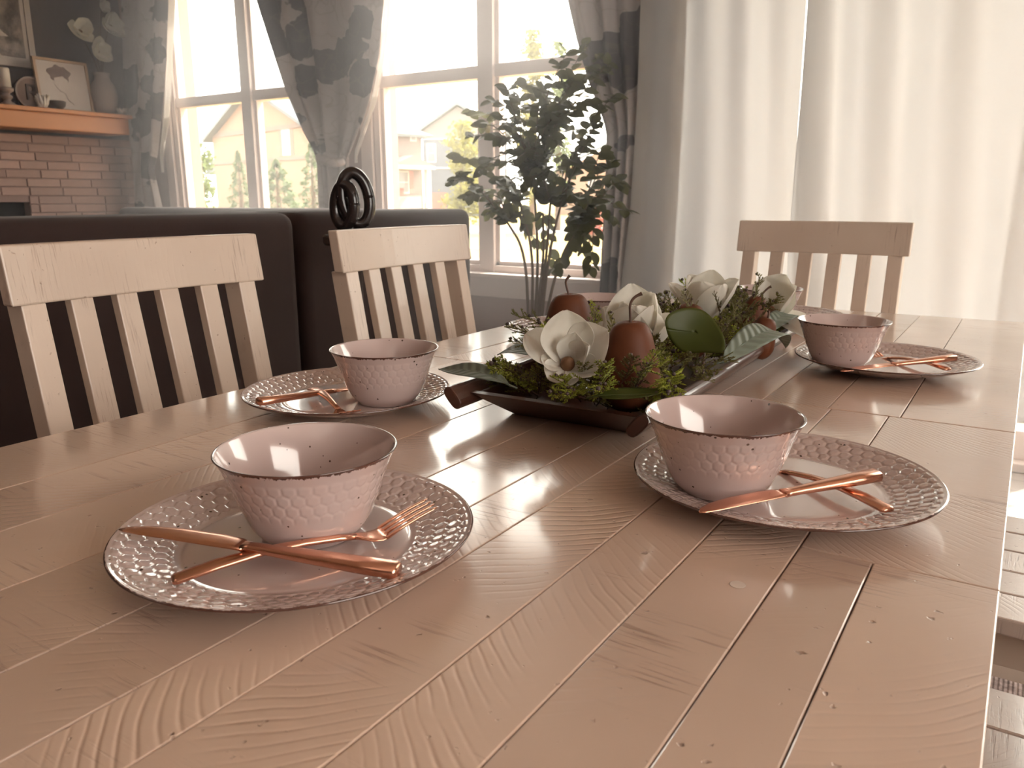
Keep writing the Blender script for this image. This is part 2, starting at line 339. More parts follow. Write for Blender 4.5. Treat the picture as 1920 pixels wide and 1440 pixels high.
for k, (a, c) in enumerate(WIN):
    w = struct(thing('window_%d' % (k+1), None, None, (0, 0, 0)))
    b = MB()                                             # casing on the room side, jamb, sill, apron
    b.box((a-.085, YW-.02, WZ0), (a+.0, YW, WZ1+.09)); b.box((c, YW-.02, WZ0), (c+.085, YW, WZ1+.09)); b.box((a, YW-.02, WZ1), (c, YW, WZ1+.09))
    b.build('casing', M['white'], w, bevel=.004)
    MB().box((a-.11, YW-.075, WZ0-.018), (c+.11, YW+.06, WZ0+.006)).build('window_sill', M['white'], w, bevel=.005)
    MB().box((a-.085, YW-.018, WZ0-.12), (c+.085, YW, WZ0-.018)).build('apron', M['white'], w, bevel=.003)
    b = MB(); F = .042
    b.box((a, YG-.04, WZ0), (a+F, YG+.05, WZ1)); b.box((c-F, YG-.04, WZ0), (c, YG+.05, WZ1)); b.box((a, YG-.04, WZ0), (c, YG+.05, WZ0+F)); b.box((a, YG-.04, WZ1-F), (c, YG+.05, WZ1))
    b.build('window_frame', M['white'], w, bevel=.004)
    mx = (a+c)/2
    MB().box((mx-.045, YG-.045, WZ0), (mx+.045, YG+.05, WZ1)).build('mullion', M['white'], w, bevel=.005)
    for x0, x1 in ((a+F, mx-.045), (mx+.045, c-F)):
        MB().box((x0, YG-.03, 1.613), (x1, YG+.04, 1.675)).build('meeting_rail', M['white'], w, bevel=.004)
        b = MB(); S = .022
        b.box((x0, YG-.02, WZ0+F), (x0+S, YG+.03, WZ1-F)); b.box((x1-S, YG-.02, WZ0+F), (x1, YG+.03, WZ1-F)); b.box((x0, YG-.02, WZ0+F), (x1, YG+.03, WZ0+F+S))
        b.build('sash', M['white'], w, bevel=.003)
        for z0, z1 in ((WZ0+F+S, 1.613), (1.675, WZ1-F)):
            MB().box((x0+S, YG+.004, z0), (x1-S, YG+.008, z1)).build('pane', M['glass'], w)
d = struct(thing('door_1', None, None))
b = MB(); b.box((DX0-.085, YW-.02, 0), (DX0, YW, DZ1+.09)); b.box((DX1, YW-.02, 0), (DX1+.085, YW, DZ1+.09)); b.box((DX0, YW-.02, DZ1), (DX1, YW, DZ1+.09)); b.build('casing', M['white'], d, bevel=.004)
b = MB(); b.box((DX0, YG-.02, 0), (DX1, YG+.1, .035)); b.box((DX0, YG-.02, DZ1-.05), (DX1, YG+.1, DZ1)); b.box((DX0, YG-.02, 0), (DX0+.05, YG+.1, DZ1)); b.box((DX1-.05, YG-.02, 0), (DX1, YG+.1, DZ1)); b.build('door_frame', M['white'], d, bevel=.004)
for x0, x1, yy in ((DX0+.05, .20, YG+.06), (.12, DX1-.05, YG+.01)):
    b = MB(); b.box((x0, yy-.02, .035), (x0+.08, yy+.02, DZ1-.05)); b.box((x1-.08, yy-.02, .035), (x1, yy+.02, DZ1-.05)); b.box((x0, yy-.02, .035), (x1, yy+.02, .15)); b.box((x0, yy-.02, DZ1-.14), (x1, yy+.02, DZ1-.05))
    b.build('door_panel_frame', M['white'], d, bevel=.004); MB().box((x0+.08, yy-.003, .15), (x1-.08, yy+.003, DZ1-.14)).build('pane', M['glass'], d)

# ================================================================== FIREPLACE WALL
XF = XL + .10                                            # brick face
fp = struct(thing('trim_1', None, None))
MB().box((XL, 1.0, 0), (XF-.012, 1.55, 1.42)).build('mortar_bed', M['mortar'], fp)
MB().box((XL, 1.55, 1.01), (XF-.012, 2.66, 1.42)).build('mortar_bed', M['mortar'], fp)
MB().box((XL, 2.66, 0), (XF-.012, 3.44, 1.42)).build('mortar_bed', M['mortar'], fp)
MB().box((XL, 1.55, 0), (XL+.02, 2.66, 1.01)).build('firebox', M['fireboxback'], fp)  # flat black back panel for the dark opening
bmesh_cache = {}
BH, BW = .053, .205; row = 0; z = .68
random.seed(3)
while z < 1.40:
    y = 1.0 - (row % 2)*BW*.5 - random.uniform(0, .06)
    while y < 3.44:
        L = random.choice((BW, BW*.82, BW*1.12)); y0, y1 = max(y, 1.0), min(y+L-.007, 3.44)
        segs = [(y0, y1)]
        if z < 1.01:
            segs = [(a, min(c, 1.55)) for a, c in segs if a < 1.55] + [(max(a, 2.66), c) for a, c in segs if c > 2.66]
        for a, c in segs:
            if c-a < .03: continue
            key = (round(c-a, 2))
            if key not in bmesh_cache:
                bmesh_cache[key] = MB().box((-.02, -key/2, 0), (.0, key/2, BH-.007)).mesh('brick')
            o = link('brick', bmesh_cache[key], M['brick'], fp, bevel=.003); o.location = (XF-.004+random.uniform(-.003, .003), (a+c)/2, z)
        y += L
    row += 1; z += BH
mt = thing('fireplace_mantel', 'orange-brown wooden mantel beam above the brick fireplace', 'mantel', (XL, 2.3, 1.42))
XM = -5.12
zt = PX(0, 194, XM).z; zb = PX(0, 236, XM).z
mt.location.z = zb
MB().box((0, -1.3, .0), (XM-XL-.02, .98, zt-zb-.025)).build('beam', M['mantel'], mt, bevel=.006)
MB().box((0, -1.33, zt-zb-.025), (XM-XL, 1.0, zt-zb)).build('shelf_board', M['mantel'], mt, bevel=.005)
ZM = zt
def onm(px, dx=-.12): p = PX(px, 192, XM+dx); return Vector((p.x, p.y, ZM))
# big framed picture on the wall
pf = thing('framed_picture', 'large dark landscape print in a wide pale frame hung over mantel', 'picture', (XL+.005, 0, 0))
c = PX(70, 130, XL+.02); y1 = c.y; z0 = c.z
MB().box((0, y1-.75, z0), (.02, y1, z0+.035)).build('frame_rail', M['frame'], pf)
MB().box((0, y1-.75, z0+.56), (.02, y1, z0+.595)).build('frame_rail', M['frame'], pf)
MB().box((0, y1-.035, z0+.035), (.02, y1, z0+.56)).build('frame_stile', M['frame'], pf); MB().box((0, y1-.75, z0+.035), (.02, y1-.715, z0+.56)).build('frame_stile', M['frame'], pf)
MB().box((0, y1-.715, z0+.035), (.012, y1-.035, z0+.56)).build('mat_board', M['frame'], pf)
pr = MB().box((.012, y1-.68, z0+.055), (.014, y1-.06, z0+.54)).build('print', M['land'], pf)
b = MB(); b.add([(.0155, y1-.32, z0+.055), (.0155, y1-.20, z0+.055), (.0155, y1-.36, z0+.18), (.0155, y1-.44, z0+.18)], [(0, 1, 2, 3)]); b.add([(.0155, y1-.36, z0+.15), (.0155, y1-.15, z0+.17), (.0155, y1-.20, z0+.21), (.0155, y1-.40, z0+.20)], [(0, 1, 2, 3)]); b.build('printed_path', M['frame'], pf, solid=.001)
# candle on turned stand
p = onm(14); cs = thing('candle_stand', 'turned wooden candle stand on the mantel beside round plaque', 'candle holder', p)
MB().lathe([(.048, 0), (.05, .008), (.036, .018), (.020, .03), (.018, .038), (.030, .048), (.032, .058), (.018, .068), (.020, .076), (.042, .088), (.044, .104), (.030, .108)], 24).build('stand', M['turned'], cs, smooth=True)
o = MB().lathe([(.032, 0), (.032, .105), (.026, .11), (.022, .104)], 24).build('pillar_candle', M['candle'], None, smooth=True); o.location = p+Vector((0, 0, .108)); tag(o, 'thick cream pillar candle on the turned stand', 'candle')
# round plaque with letter R
p = onm(60, -.17); pl = thing('round_plaque', 'round brown wooden plaque with a dark letter R', 'plaque', p)
Mr = Matrix.Translation((0, 0, .095)) @ Matrix.Rotation(math.radians(90), 4, 'Y')
b = MB().lathe([(.0, -.008), (.09, -.008), (.095, -.004), (.095, .006), (.084, .008), (0.0, .007)], 40, Mr); b.build('disc', M['plaque'], pl, smooth=False)
b = MB().lathe([(.085, .006), (.095, .006), (.095, .012), (.085, .012), (.085, .006)], 40, Mr, close=False); b.build('rim', M['turned'], pl)
tcu = bpy.data.curves.new('letter', 'FONT'); tcu.body = 'R'; tcu.size = .135; tcu.extrude = .003; tcu.align_x = 'CENTER'; tcu.align_y = 'CENTER'
to = bpy.data.objects.new('tmp', tcu); COL.objects.link(to); bpy.context.view_layer.update()
me = bpy.data.meshes.new_from_object(to.evaluated_get(bpy.context.evaluated_depsgraph_get())); bpy.data.objects.remove(to)
o = link('letter', me, M['darkink'], pl); o.matrix_local = Matrix.Translation((.011, 0, .095)) @ Matrix(((0, 0, 1, 0), (1, 0, 0, 0), (0, 1, 0, 0), (0, 0, 0, 1)))
# sketch frame leaning
p = onm(126, -.13); sk = thing('framed_sketch', 'pencil sketch of a head in a thin gilt frame on mantel', 'picture', p)
sk.rotation_euler = (0, math.radians(-6), 0)
hw, hh = .17, .315
for q in (((-.008, -hw, 0), (.008, hw, .016)), ((-.008, -hw, hh-.016), (.008, hw, hh))): MB().box(*q).build('frame_rail', M['gilt'], sk)
for q in (((-.008, -hw, .016), (.008, -hw+.016, hh-.016)), ((-.008, hw-.016, .016), (.008, hw, hh-.016))): MB().box(*q).build('frame_stile', M['gilt'], sk)
MB().box((-.006, -hw+.016, .016), (.002, hw-.016, hh-.016)).build('paper', M['paper'], sk)
def flat(pts, x=.0035): return [Vector((x, a, b_)) for a, b_ in pts]
hair = [(.07*math.cos(a)*(1+.15*math.sin(5*a))-.02, .052*math.sin(a)*(1+.12*math.cos(7*a))+.225) for a in [i*2*math.pi/40 for i in range(40)]]
MB().prism(flat(hair), (.0006, 0, 0)).build('drawn_hair', M['ink'], sk)
face = [(-.055, .20), (-.06, .16), (-.035, .125), (-.005, .118), (.02, .14), (.03, .19), (.0, .215)]
MB().prism(flat(face, .0043), (.0006, 0, 0)).build('drawn_face', M['paper'], sk)
MB().tube(flat([(-.055, .155), (-.03, .122), (0, .112), (.01, .075), (.045, .045)], .004), .0012, 5).build('drawn_line', M['ink'], sk)
# bird dish / dark bowl and white ornament
p = onm(105, -.05); o = MB().lathe([(.0, .05), (.045, .05), (.055, .045), (.05, .02), (.03, 0), (.0, 0)], 24).build('dark_dish', M['darkink'], None, smooth=True); o.location = p; tag(o, 'small dark round dish before the gilt sketch frame', 'dish')
p = onm(80, -.04)
b = MB(); random.seed(5)
for k in range(9):
    a = k*2*math.pi/9; tip = Vector((.03*math.cos(a), .045*math.sin(a), .055+.03*random.random()))
    b.tube([Vector((0, 0, .0)), tip*.5+Vector((0, 0, -.01)), tip], [.016, .013, .004], 6)
o = b.build('shell_ornament', M['shell'], None, smooth=True); o.location = p; tag(o, 'spiky white shell ornament between plaque and sketch', 'ornament')
p = onm(196, -.13); o = MB().lathe([(.0, 0), (.05, 0), (.075, .05), (.085, .12), (.075, .18), (.05, .215), (.045, .24), (.055, .26), (.045, .26), (.036, .24), (0, .23)], 32).build('stone_vase', M['vase'], None, smooth=True); o.location = p; tag(o, 'tall grey stone vase at the end of mantel', 'vase'); VASE = p.copy()
p = onm(226, -.06); b = MB()
for k in range(7):
    a = k*2*math.pi/7; b.tube([(0, 0, .005), (.02*math.cos(a), .02*math.sin(a), .03), (.03*math.cos(a), .03*math.sin(a), .045)], [.012, .012, .004], 6)
o = b.build('small_ornament', M['shell'], None, smooth=True); o.location = p; tag(o, 'small pale rosette ornament beside the stone vase', 'ornament')

# ================================================================== SOFA (sectional)
ZS = .985
sf = thing('sectional_sofa', 'dark brown velvet sectional sofa seen from behind its back', 'sofa', (-2.05, 1.6, 0))
def part(name, a, c, m, parent, bev):
    o = MB().box([a[i]-parent.location[i] for i in range(3)], [c[i]-parent.location[i] for i in range(3)]).build(name, m, parent, smooth=True, bevel=bev); o.modifiers['bevel'].segments = 4; return o
for y0, y1 in ((.25, 1.845), (1.855, 2.83)): part('back', (-2.32, y0, .12), (-2.02, y1, ZS), M['sofa'], sf, .045)
part('base', (-2.95, .27, .10), (-2.33, 2.8, .32), M['sofa'], sf, .03)
for y0, y1 in ((.28, 1.5), (1.52, 2.75)): part('seat_cushion', (-2.95, y0, .32), (-2.34, y1, .48), M['sofa'], sf, .05)
for y in (.35, 2.75):
    for x in (-2.9, -2.1): part('foot', (x-.03, y-.03, 0), (x+.03, y+.03, .12), M['darkink'], sf, .004)
s2 = thing('window_sofa', 'dark brown sofa under the windows behind the sectional back', 'sofa', (-4.1, 3.0, 0))
part('back', (-4.98, 3.02, .12), (-2.52, 3.26, .975), M['sofa'], s2, .045); part('base', (-4.98, 2.4, .10), (-3.0, 3.03, .32), M['sofa'], s2, .03)
for x0, x1 in ((-4.9, -4.0), (-3.98, -3.05)): part('seat_cushion', (x0, 2.4, .32), (x1, 3.02, .48), M['sofa'], s2, .05)
for x in (-4.9, -2.6): part('foot', (x-.03, 3.1, 0), (x+.03, 3.16, .12), M['darkink'], s2, .004)

# pedestal and knot sculpture
kp = PX(662, 432, -1.72); KX, KY, KZ = kp.x, kp.y, kp.z-.012
pd = thing('plant_stand', 'slim dark round pedestal stand behind the dining chairs', 'stand', (KX, KY, 0))
MB().lathe([(.11, 0), (.115, .01), (.03, .03), (.022, .06), (.022, KZ-.05), (.05, KZ-.03), (.0, KZ-.03)], 24).build('column', M['darkink'], pd, smooth=True)
MB().lathe([(.0, KZ-.03), (.085, KZ-.03), (.09, KZ-.024), (.09, KZ-.006), (.085, KZ), (0, KZ)], 32).build('stand_top', M['darkink'], pd)
kn = thing('knot_sculpture', 'glossy black interlinked knot sculpture standing before the sofa back', 'sculpture', (KX, KY, KZ))
H = PX(662, 312, -1.72).z-KZ
def link_loop(c_, w, h, yaw, lean):
    u = Matrix.Rotation(yaw, 3, 'Z') @ _r0; v = (Vector((0, 0, 1)) + u*lean).normalized()
    return [c_ + u*w*math.cos(2*math.pi*i/48) + v*h*math.sin(2*math.pi*i/48) for i in range(50)]
MB().tube(link_loop(_r0*.012+Vector((0, 0, H*.53)), .040, H*.47-.018, math.radians(14), -.10), .0175, 16).build('tall_link', M['black'], kn, smooth=True)
MB().tube(link_loop(_r0*-.020-_f*.012+Vector((0, 0, H*.40+.003)), .034, H*.39-.018, math.radians(-24), .06), .0175, 16).build('short_link', M['black'], kn, smooth=True)
MB().box((-.045, -.06, 0), (.045, .06, .012)).build('base', M['black'], kn, bevel=.003)

# ================================================================== CHAIRS
def make_chair(name, label):
    t = thing(name, label, 'chair'); cw = .2275
    def lean(z): return -.195-.085*max(0, (z-.44))/.52            # x of back front face at height z
    bx = []
    n = 12; a0, a1 = .878, .965                                    # top rail, curved
    vs = []; fs = []
    for i in range(n+1):
        y = -cw+2*cw*i/n; cur = -.020*(1-(y/cw)**2)
        for z, dx in ((a0, 0), (a1, 0), (a1, -.027), (a0, -.027)): vs.append((lean(z)+cur+dx+.004, y, z))
    for i in range(n):
        for k in range(4): fs.append((i*4+k, i*4+(k+1) % 4, (i+1)*4+(k+1) % 4, (i+1)*4+k))
    fs += [(3, 2, 1, 0), (n*4, n*4+1, n*4+2, n*4+3)]
    MB().add(vs, fs).build('top_rail', M['chair'], t, bevel=.003)
    def stick(name, y, w, dep, z0, z1, zfloor=None):
        cur = lambda z: -.020*(1-(y/cw)**2)*min(1, max(0, (z-.44)/.5))
        zs = [z0, .44, z1] if z0 < .44 else [z0, z1]; vs = []; fs = []
        for z in zs:
            x = lean(z)+cur(z) - (0 if z > .43 else .045)
            x = lean(z)+cur(z) if z >= .44 else lean(.44) - .05*(.44-z)/.44
            vs += [(x, y-w/2, z), (x, y+w/2, z), (x-dep, y+w/2, z), (x-dep, y-w/2, z)]
        for i in range(len(zs)-1):
            for k in range(4): fs.append((i*4+k, i*4+(k+1) % 4, (i+1)*4+(k+1) % 4, (i+1)*4+k))
        m = len(zs)-1; fs += [(3, 2, 1, 0), (m*4, m*4+1, m*4+2, m*4+3)]
        MB().add(vs, fs).build(name, M['chair'], t, bevel=.002)
    for s in (-1, 1): stick('rear_post', s*(cw-.034), .036, .044, .0122, .8785)
    ys = [-(cw-.034)+2*(cw-.034)*k/5 for k in range(1, 5)]
    for y in ys: stick('slat', y, .036, .020, .52, .8785)
    MB().box((-.225, -(cw-.05), .475), (-.203, cw-.05, .535)).build('lower_rail', M['chair'], t, bevel=.002)
    nb = 5; bw = .43/nb
    for k in range(nb):
        y0 = -.215+k*bw
        MB().box((-.195, -bw/2+.0008, -.013), (.225, bw/2-.0008, .013)).build('seat_board', M['seat'], t, bevel=.003).location = (0, y0+bw/2, .452)
    for s in (-1, 1):
        MB().box((.165, s*.17-.02, .0122), (.205, s*.17+.02, .437)).build('front_leg', M['chair'], t, bevel=.002)
        MB().box((-.20, s*.17-.01, .375), (.165, s*.17+.01, .437)).build('side_apron', M['chair'], t, bevel=.001)
        MB().box((-.215, s*.17-.009, .17), (.165, s*.17+.009, .205)).build('side_stretcher', M['chair'], t, bevel=.001)
    MB().box((.175, -.15, .375), (.195, .15, .437)).build('front_apron', M['chair'], t, bevel=.001)
    MB().box((-.03, -.16, .175), (-.01, .16, .20)).build('cross_stretcher', M['chair'], t, bevel=.001)
    return t
def cm(x, y, rz): return Matrix.Translation((x, y, 0)) @ Matrix.Rotation(rz, 4, 'Z')
G = 'slat-back dining chairs around the table'
ch = make_chair('dining_chair', 'whitewashed slat-back chair on the sofa side, beside the near head setting'); ch['group'] = G
ch.matrix_world = cm(-1.235+.278, .795, 0)
dup(ch, cm(-1.205+.278, 1.430, 0), 'whitewashed slat-back chair in front of the black knot sculpture', G)
dup(ch, cm(-.493, 2.335-.278, -math.pi/2), 'slat-back chair at the table head before the white sheer curtain', G)
dup(ch, cm(.13, .795, math.pi), 'whitewashed chair pushed under the table facing the near right plate', G)
dup(ch, cm(.13, 1.415, math.pi), 'whitewashed chair pushed under the table facing the far right plate', G)

# ================================================================== TABLE
TX0, TX1, TY0, TY1, SEAM = -.942, .011, .073, 2.077, 1.075
tb = thing('dining_table', 'whitewashed rough-sawn plank dining table with a centre seam', 'table', ((TX0+TX1)/2, (TY0+TY1)/2, 0))
random.seed(11)
def plank(x0, x1, y0, y1):
    g = .0004; w, l = x1-x0-2*g, y1-y0-2*g
    o = MB().box((-w/2, -l/2, -.034), (w/2, l/2, 0)).build('plank', M['table'], tb, bevel=.0011)
    o.location = (Vector(((x0+x1)/2, (y0+y1)/2, TT-random.uniform(0, .0004)))-tb.location)
near = [TX0, -.80, -.695, -.585, -.477, -.396, -.34, -.26, -.195, -.126]
for a, c in zip(near[:-1], near[1:]): plank(a, c, TY0, SEAM)
plank(-.126, -.072, TY0, .617); plank(-.072, TX1, TY0, .617); plank(-.126, TX1, .617, SEAM)
far = [TX0, -.83, -.72, -.655, -.55, -.43, -.345, -.285, -.2, -.113, TX1]
for a, c in zip(far[:-1], far[1:]): plank(a, c, SEAM+.0012, TY1)
def tpart(name, a, c, bev=.003): return MB().box([a[i]-tb.location[i] for i in range(3)], [c[i]-tb.location[i] for i in range(3)]).build(name, M['chair'], tb, bevel=bev)
for x in (TX0+.07, TX1-.095): tpart('side_apron', (x, TY0+.1, .63), (x+.025, TY1-.1, TT-.034))
for y in (TY0+.07, TY1-.095): tpart('end_apron', (TX0+.1, y, .63), (TX1-.1, y+.025, TT-.034))
for x in (TX0+.06, TX1-.15):
    for y in (TY0+.06, TY1-.15): tpart('leg', (x, y, 0.0122), (x+.09, y+.09, TT-.034), .006)
p = PZ(1383, 1096, TT); o = MB().lathe([(.0005, 0), (.0058, 0), (.0054, .0002), (.0005, .0003)], 20).build('paint_spot', M['candle'], tb); o.location = p-tb.location
o = MB().box((-1.65, -.5, 0), (.75, 2.75, .012)).build('rug', M['rug'], None, bevel=.004); tag(o, 'brown ribbed rug under the dining table', 'rug')

# ================================================================== TABLEWARE
def hexd(u, v, s):
    h = s*math.sqrt(3)
    def cell(u, v): return ((u+s/2) % s - s/2, (v+h/2) % h - h/2)
    a = cell(u, v); b_ = cell(u-s/2, v-h/2)
    p = a if a[0]**2+a[1]**2 < b_[0]**2+b_[1]**2 else b_
    x, y = abs(p[0]), abs(p[1]); return s/2 - max(x, x/2+y*math.sqrt(3)/2)
def sst(x): x = min(1, max(0, x)); return x*x*(3-2*x)
def resample(pts, n):
    P = np.array(pts); d = np.r_[0, np.cumsum(np.hypot(*np.diff(P, axis=0).T))]; t = np.linspace(0, d[-1], n)
    return list(zip(np.interp(t, d, P[:, 0]), np.interp(t, d, P[:, 1])))
def smoothp(pts, it=2):
    for _ in range(it):
        q = [pts[0]]
        for a, c in zip(pts[:-1], pts[1:]): q += [(a[0]*.75+c[0]*.25, a[1]*.75+c[1]*.25), (a[0]*.25+c[0]*.75, a[1]*.25+c[1]*.75)]
        pts = q+[pts[-1]]
    return pts
def relief_lathe(prof, seg, n, fn):
    """prof: (r,z) list; seg(i): relief weight per profile point; fn(theta,arc)->height along normal"""
    m = len(prof); vs = []; fs = []; arc = 0
    for i, (r, z) in enumerate(prof):
        a, c = prof[max(i-1, 0)], prof[min(i+1, m-1)]; tx, tz = c[0]-a[0], c[1]-a[1]; l = math.hypot(tx, tz) or 1; nx, nz = tz/l, -tx/l
        if i: arc += math.hypot(r-prof[i-1][0], z-prof[i-1][1])
        for k in range(n):
            th = 2*math.pi*k/n; h = fn(th, r, z) if seg(r, z, i) else 0
            rr, zz = r+nx*h, z+nz*h; vs.append((rr*math.cos(th), rr*math.sin(th), zz))
    for i in range(m-1):
        for k in range(n): fs.append((i*n+k, i*n+(k+1) % n, (i+1)*n+(k+1) % n, (i+1)*n+k))
    fs += [tuple(range(n-1, -1, -1)), tuple((m-1)*n+k for k in range(n))]
    b = MB(); b.v = vs; b.f = fs; return b
RP = .1365
under = smoothp([(.002, .003), (.060, .003), (.064, .0), (.072, .0), (.076, .003), (.100, .0085), (.122, .0158), (.1355, .0212)], 2)
rim = [(.1362, .0217), (.1365, .0225), (.1360, .0232), (.1350, .0236)]
top = smoothp([(.1350, .0236), (.128, .0214), (.112, .0155), (.098, .0112), (.090, .0098), (.0865, .0092), (.084, .0100), (.060, .0098), (.002, .0098)], 2)
nun = len(under); topd = [q for q in resample([t for t in top if t[0] > .084], 62)] + [t for t in top if t[0] <= .084]
prof = under+rim+topd
SP = .0119; NP = round(2*math.pi*.112/SP)
def fplate(th, r, z):
    s = 2*math.pi*.112/NP; e = min(sst((r-.0905)/.003), sst((.1325-r)/.002))
    return .0011*sst(hexd(th*.112, r-.1, s)/(s*.17))*e - .0005*e
nstart = nun+len(rim)
pb = relief_lathe(prof, lambda r, z, i: i >= nstart and r > .09, 540, fplate)
plate_me = pb.mesh('plate', True); plate_me.materials.append(M['plate'])
HB = .0712
outer = smoothp([(.002, .0025), (.030, .0025), (.032, .0), (.0365, .0), (.0385, .0025), (.0455, .010), (.0515, .024), (.0575, .042), (.0630, .058), (.0690, .0690)], 2)
lo = [q for q in outer if q[1] < .012]; hi = resample([q for q in outer if q[1] >= .012], 64)
lip = [(.0700, .0703), (.0702, .0708), (.0696, .0713), (.0688, .0712)]
inner = smoothp([(.0680, .0704), (.0615, .057), (.0560, .042), (.0500, .024), (.0430, .0105), (.034, .0062), (.002, .0055)], 2)
bprof = lo+hi+lip+inner; NBc = 36
def fbowl(th, r, z):
    s = .0112; e = min(sst((z-.026)/.008), sst((.0615-z)/.003))
    return .0004*sst(hexd(th/(2*math.pi)*NBc*s, (z-.03)*1.08, s)/(s*.18))*e
bb = relief_lathe(bprof, lambda r, z, i: len(lo) <= i < len(lo)+len(hi), 480, fbowl)
bowl_me = bb.mesh('bowl', True); bowl_me.materials.append(M['bowl'])
def put(name, me, x, y, z, rz, label, cat, group):
    o = bpy.data.objects.new(name, me); COL.objects.link(o); o.location = (x, y, z); o.rotation_euler.z = rz; return tag(o, label, cat, group)
SET = [  # plate x,y ; bowl x,y ; words
    (-.455, .397, -.457, .412, 'at the near head of the table'),
    (-.169, .724, -.214, .683, 'at the right side, just past the crossed copper cutlery nearest the seam'),
    (-.747, .752, -.690, .764, 'at the left side opposite the first sofa-side chair'),
    (-.176, 1.372, -.236, 1.335, 'at the right side of table beyond the centre seam'),
    (-.745, 1.385, -.700, 1.400, 'half hidden behind the tray of pears and flowers'),
    (-.455, 1.790, -.462, 1.735, 'in front of the head chair by the sheer curtain')]
PLAB = ['honeycomb-rimmed speckled plate at near table head, knife laid over fork',
        'honeycomb-rimmed speckled plate at table right side, knife handle up on its rim',
        'honeycomb-rimmed plate before the first sofa-side chair, fork tines over its rim',
        'honeycomb-rimmed plate on table right side beyond the centre seam',
        'honeycomb-rimmed plate hidden behind the tray before the knot-side chair',
        'honeycomb-rimmed plate at far table head before the curtain-side chair']
BLAB = ['brown-rimmed speckled bowl on the near head plate, behind crossed copper cutlery',
        'brown-rimmed speckled bowl on right-side plate, standing over a copper fork',
        'brown-rimmed bowl on the plate before the first sofa-side chair',
        'brown-rimmed bowl on the right-side plate beyond the centre seam',
        'cream bowl half hidden behind the tray by the rear pear',
        'cream bowl at far table head, half hidden behind white magnolia']
for i, (px_, py_, bx_, by_, w) in enumerate(SET):
    put('dinner_plate', plate_me, px_, py_, TT, i*1.3, PLAB[i], 'plate', 'honeycomb dinner plates on the table')
    put('cereal_bowl', bowl_me, bx_, by_, TT+.0101, i*.7, BLAB[i], 'bowl', 'cereal bowls on the plates')

# cutlery -------------------------------------------------------------
def loft(secs):     # secs: (x, halfwidth, ztop, zbot, ycenter)
    b = MB(); n = 10; vs = []; fs = []
    for x, hw, zt_, zb_, yc in secs:
        for k in range(n):
            a = 2*math.pi*k/n; ca, sa = math.cos(a), math.sin(a)
            yy = yc + hw*math.copysign(abs(ca)**.6, ca); zz = (zt_+zb_)/2 + (zt_-zb_)/2*math.copysign(abs(sa)**.7, sa); vs.append((x, yy, zz))
    for i in range(len(secs)-1):
        for k in range(n): fs.append((i*n+k, i*n+(k+1) % n, (i+1)*n+(k+1) % n, (i+1)*n+k))
    fs += [tuple(range(n-1, -1, -1)), tuple((len(secs)-1)*n+k for k in range(n))]
    return b.add(vs, fs)
def make_knife(L, label):
    t = thing('table_knife', label, 'knife'); s = L/.225
    loft([(0, .0060, .0042, -.0042, 0), (.002*s, .0082, .0050, -.0050, 0), (.03*s, .0082, .0046, -.0046, 0), (.07*s, .0068, .0038, -.0038, 0), (.10*s, .0052, .0032, -.0032, 0), (.115*s, .0050, .0030, -.0030, 0), (.122*s, .0062, .0028, -.0028, 0)]).build('handle', M['copper'], t, smooth=True)
    loft([(.120*s, .0060, .0020, -.0020, 0), (.127*s, .0088, .0013, -.0013, -.0015), (.145*s, .0103, .0011, -.0011, -.0025), (.18*s, .0100, .0010, -.0010, -.0020), (.205*s, .0082, .0009, -.0009, .0), (.219*s, .0046, .0008, -.0008, .0025), (.225*s, .0010, .0006, -.0006, .0045)]).build('blade', M['copper'], t, smooth=True)
    return t
def make_fork(L, label, bend=.010):
    t = thing('table_fork', label, 'fork'); s = L/.19
    def zc(x):      # side profile
        u = x/(.19*s); return -.004*math.sin(math.pi*min(1, u/.62)) * -1.2 + (bend*max(0, (u-.72)/.28)**1.6) - .006*math.exp(-((u-.76)/.08)**2)
    def sec(u, hw, th): x = u*s; return (x, hw, zc(x)+th, zc(x)-th, 0)
    loft([sec(0, .0058, .0016), sec(.003, .0078, .0020), (*sec(.03, .0076, .0021),), sec(.06, .0056, .0022), sec(.09, .0038, .0023), sec(.115, .0033, .0023), sec(.128, .0040, .0019)]).build('handle', M['copper'], t, smooth=True)
    loft([sec(.126, .0038, .0018), sec(.132, .0068, .0014), sec(.138, .0105, .0012), sec(.145, .0116, .0011), sec(.150, .0116, .0011)]).build('fork_head', M['copper'], t, smooth=True)
    for k in range(4):
        y = -.0100+k*.00667; cs_ = []
        for u, r in ((.148, .0017), (.160, .0016), (.175, .0014), (.186, .0012), (.190, .0006)): cs_.append((u*s, r, zc(u*s)+r*.7, zc(u*s)-r*.7, y*(1+.0*(u))))
        loft(cs_).build('tine', M['copper'], t, smooth=True)
    return t
def lay(t, A, B, rollx=0):
    x = (B-A).normalized(); y = Vector((0, 0, 1)).cross(x).normalized(); z = x.cross(y)
    R = Matrix((x, y, z)).transposed().to_4x4(); t.matrix_world = Matrix.Translation(A) @ R @ Matrix.Rotation(rollx, 4, 'X')
def between(a, za, b_, zb): return PZ(*a, TT+za), PZ(*b_, TT+zb)
GK, GF = 'copper knives on the plates', 'copper forks on the plates'
A, B = between((748, 1070), .0225, (232, 988), .031); t = make_knife((B-A).length, 'copper knife lying over the fork on near head plate'); t['group'] = GK; lay(t, A, B)
A, B = between((322, 1088), .0165, (812, 965), .0255); t = make_fork((B-A).length, 'copper fork under the knife on near head plate'); t['group'] = GF; lay(t, A, B)
A, B = between((1645, 890), .030, (1305, 957), .024); t = make_knife((B-A).length, 'copper knife with raised handle on the right-side plate'); t['group'] = GK; lay(t, A, B)
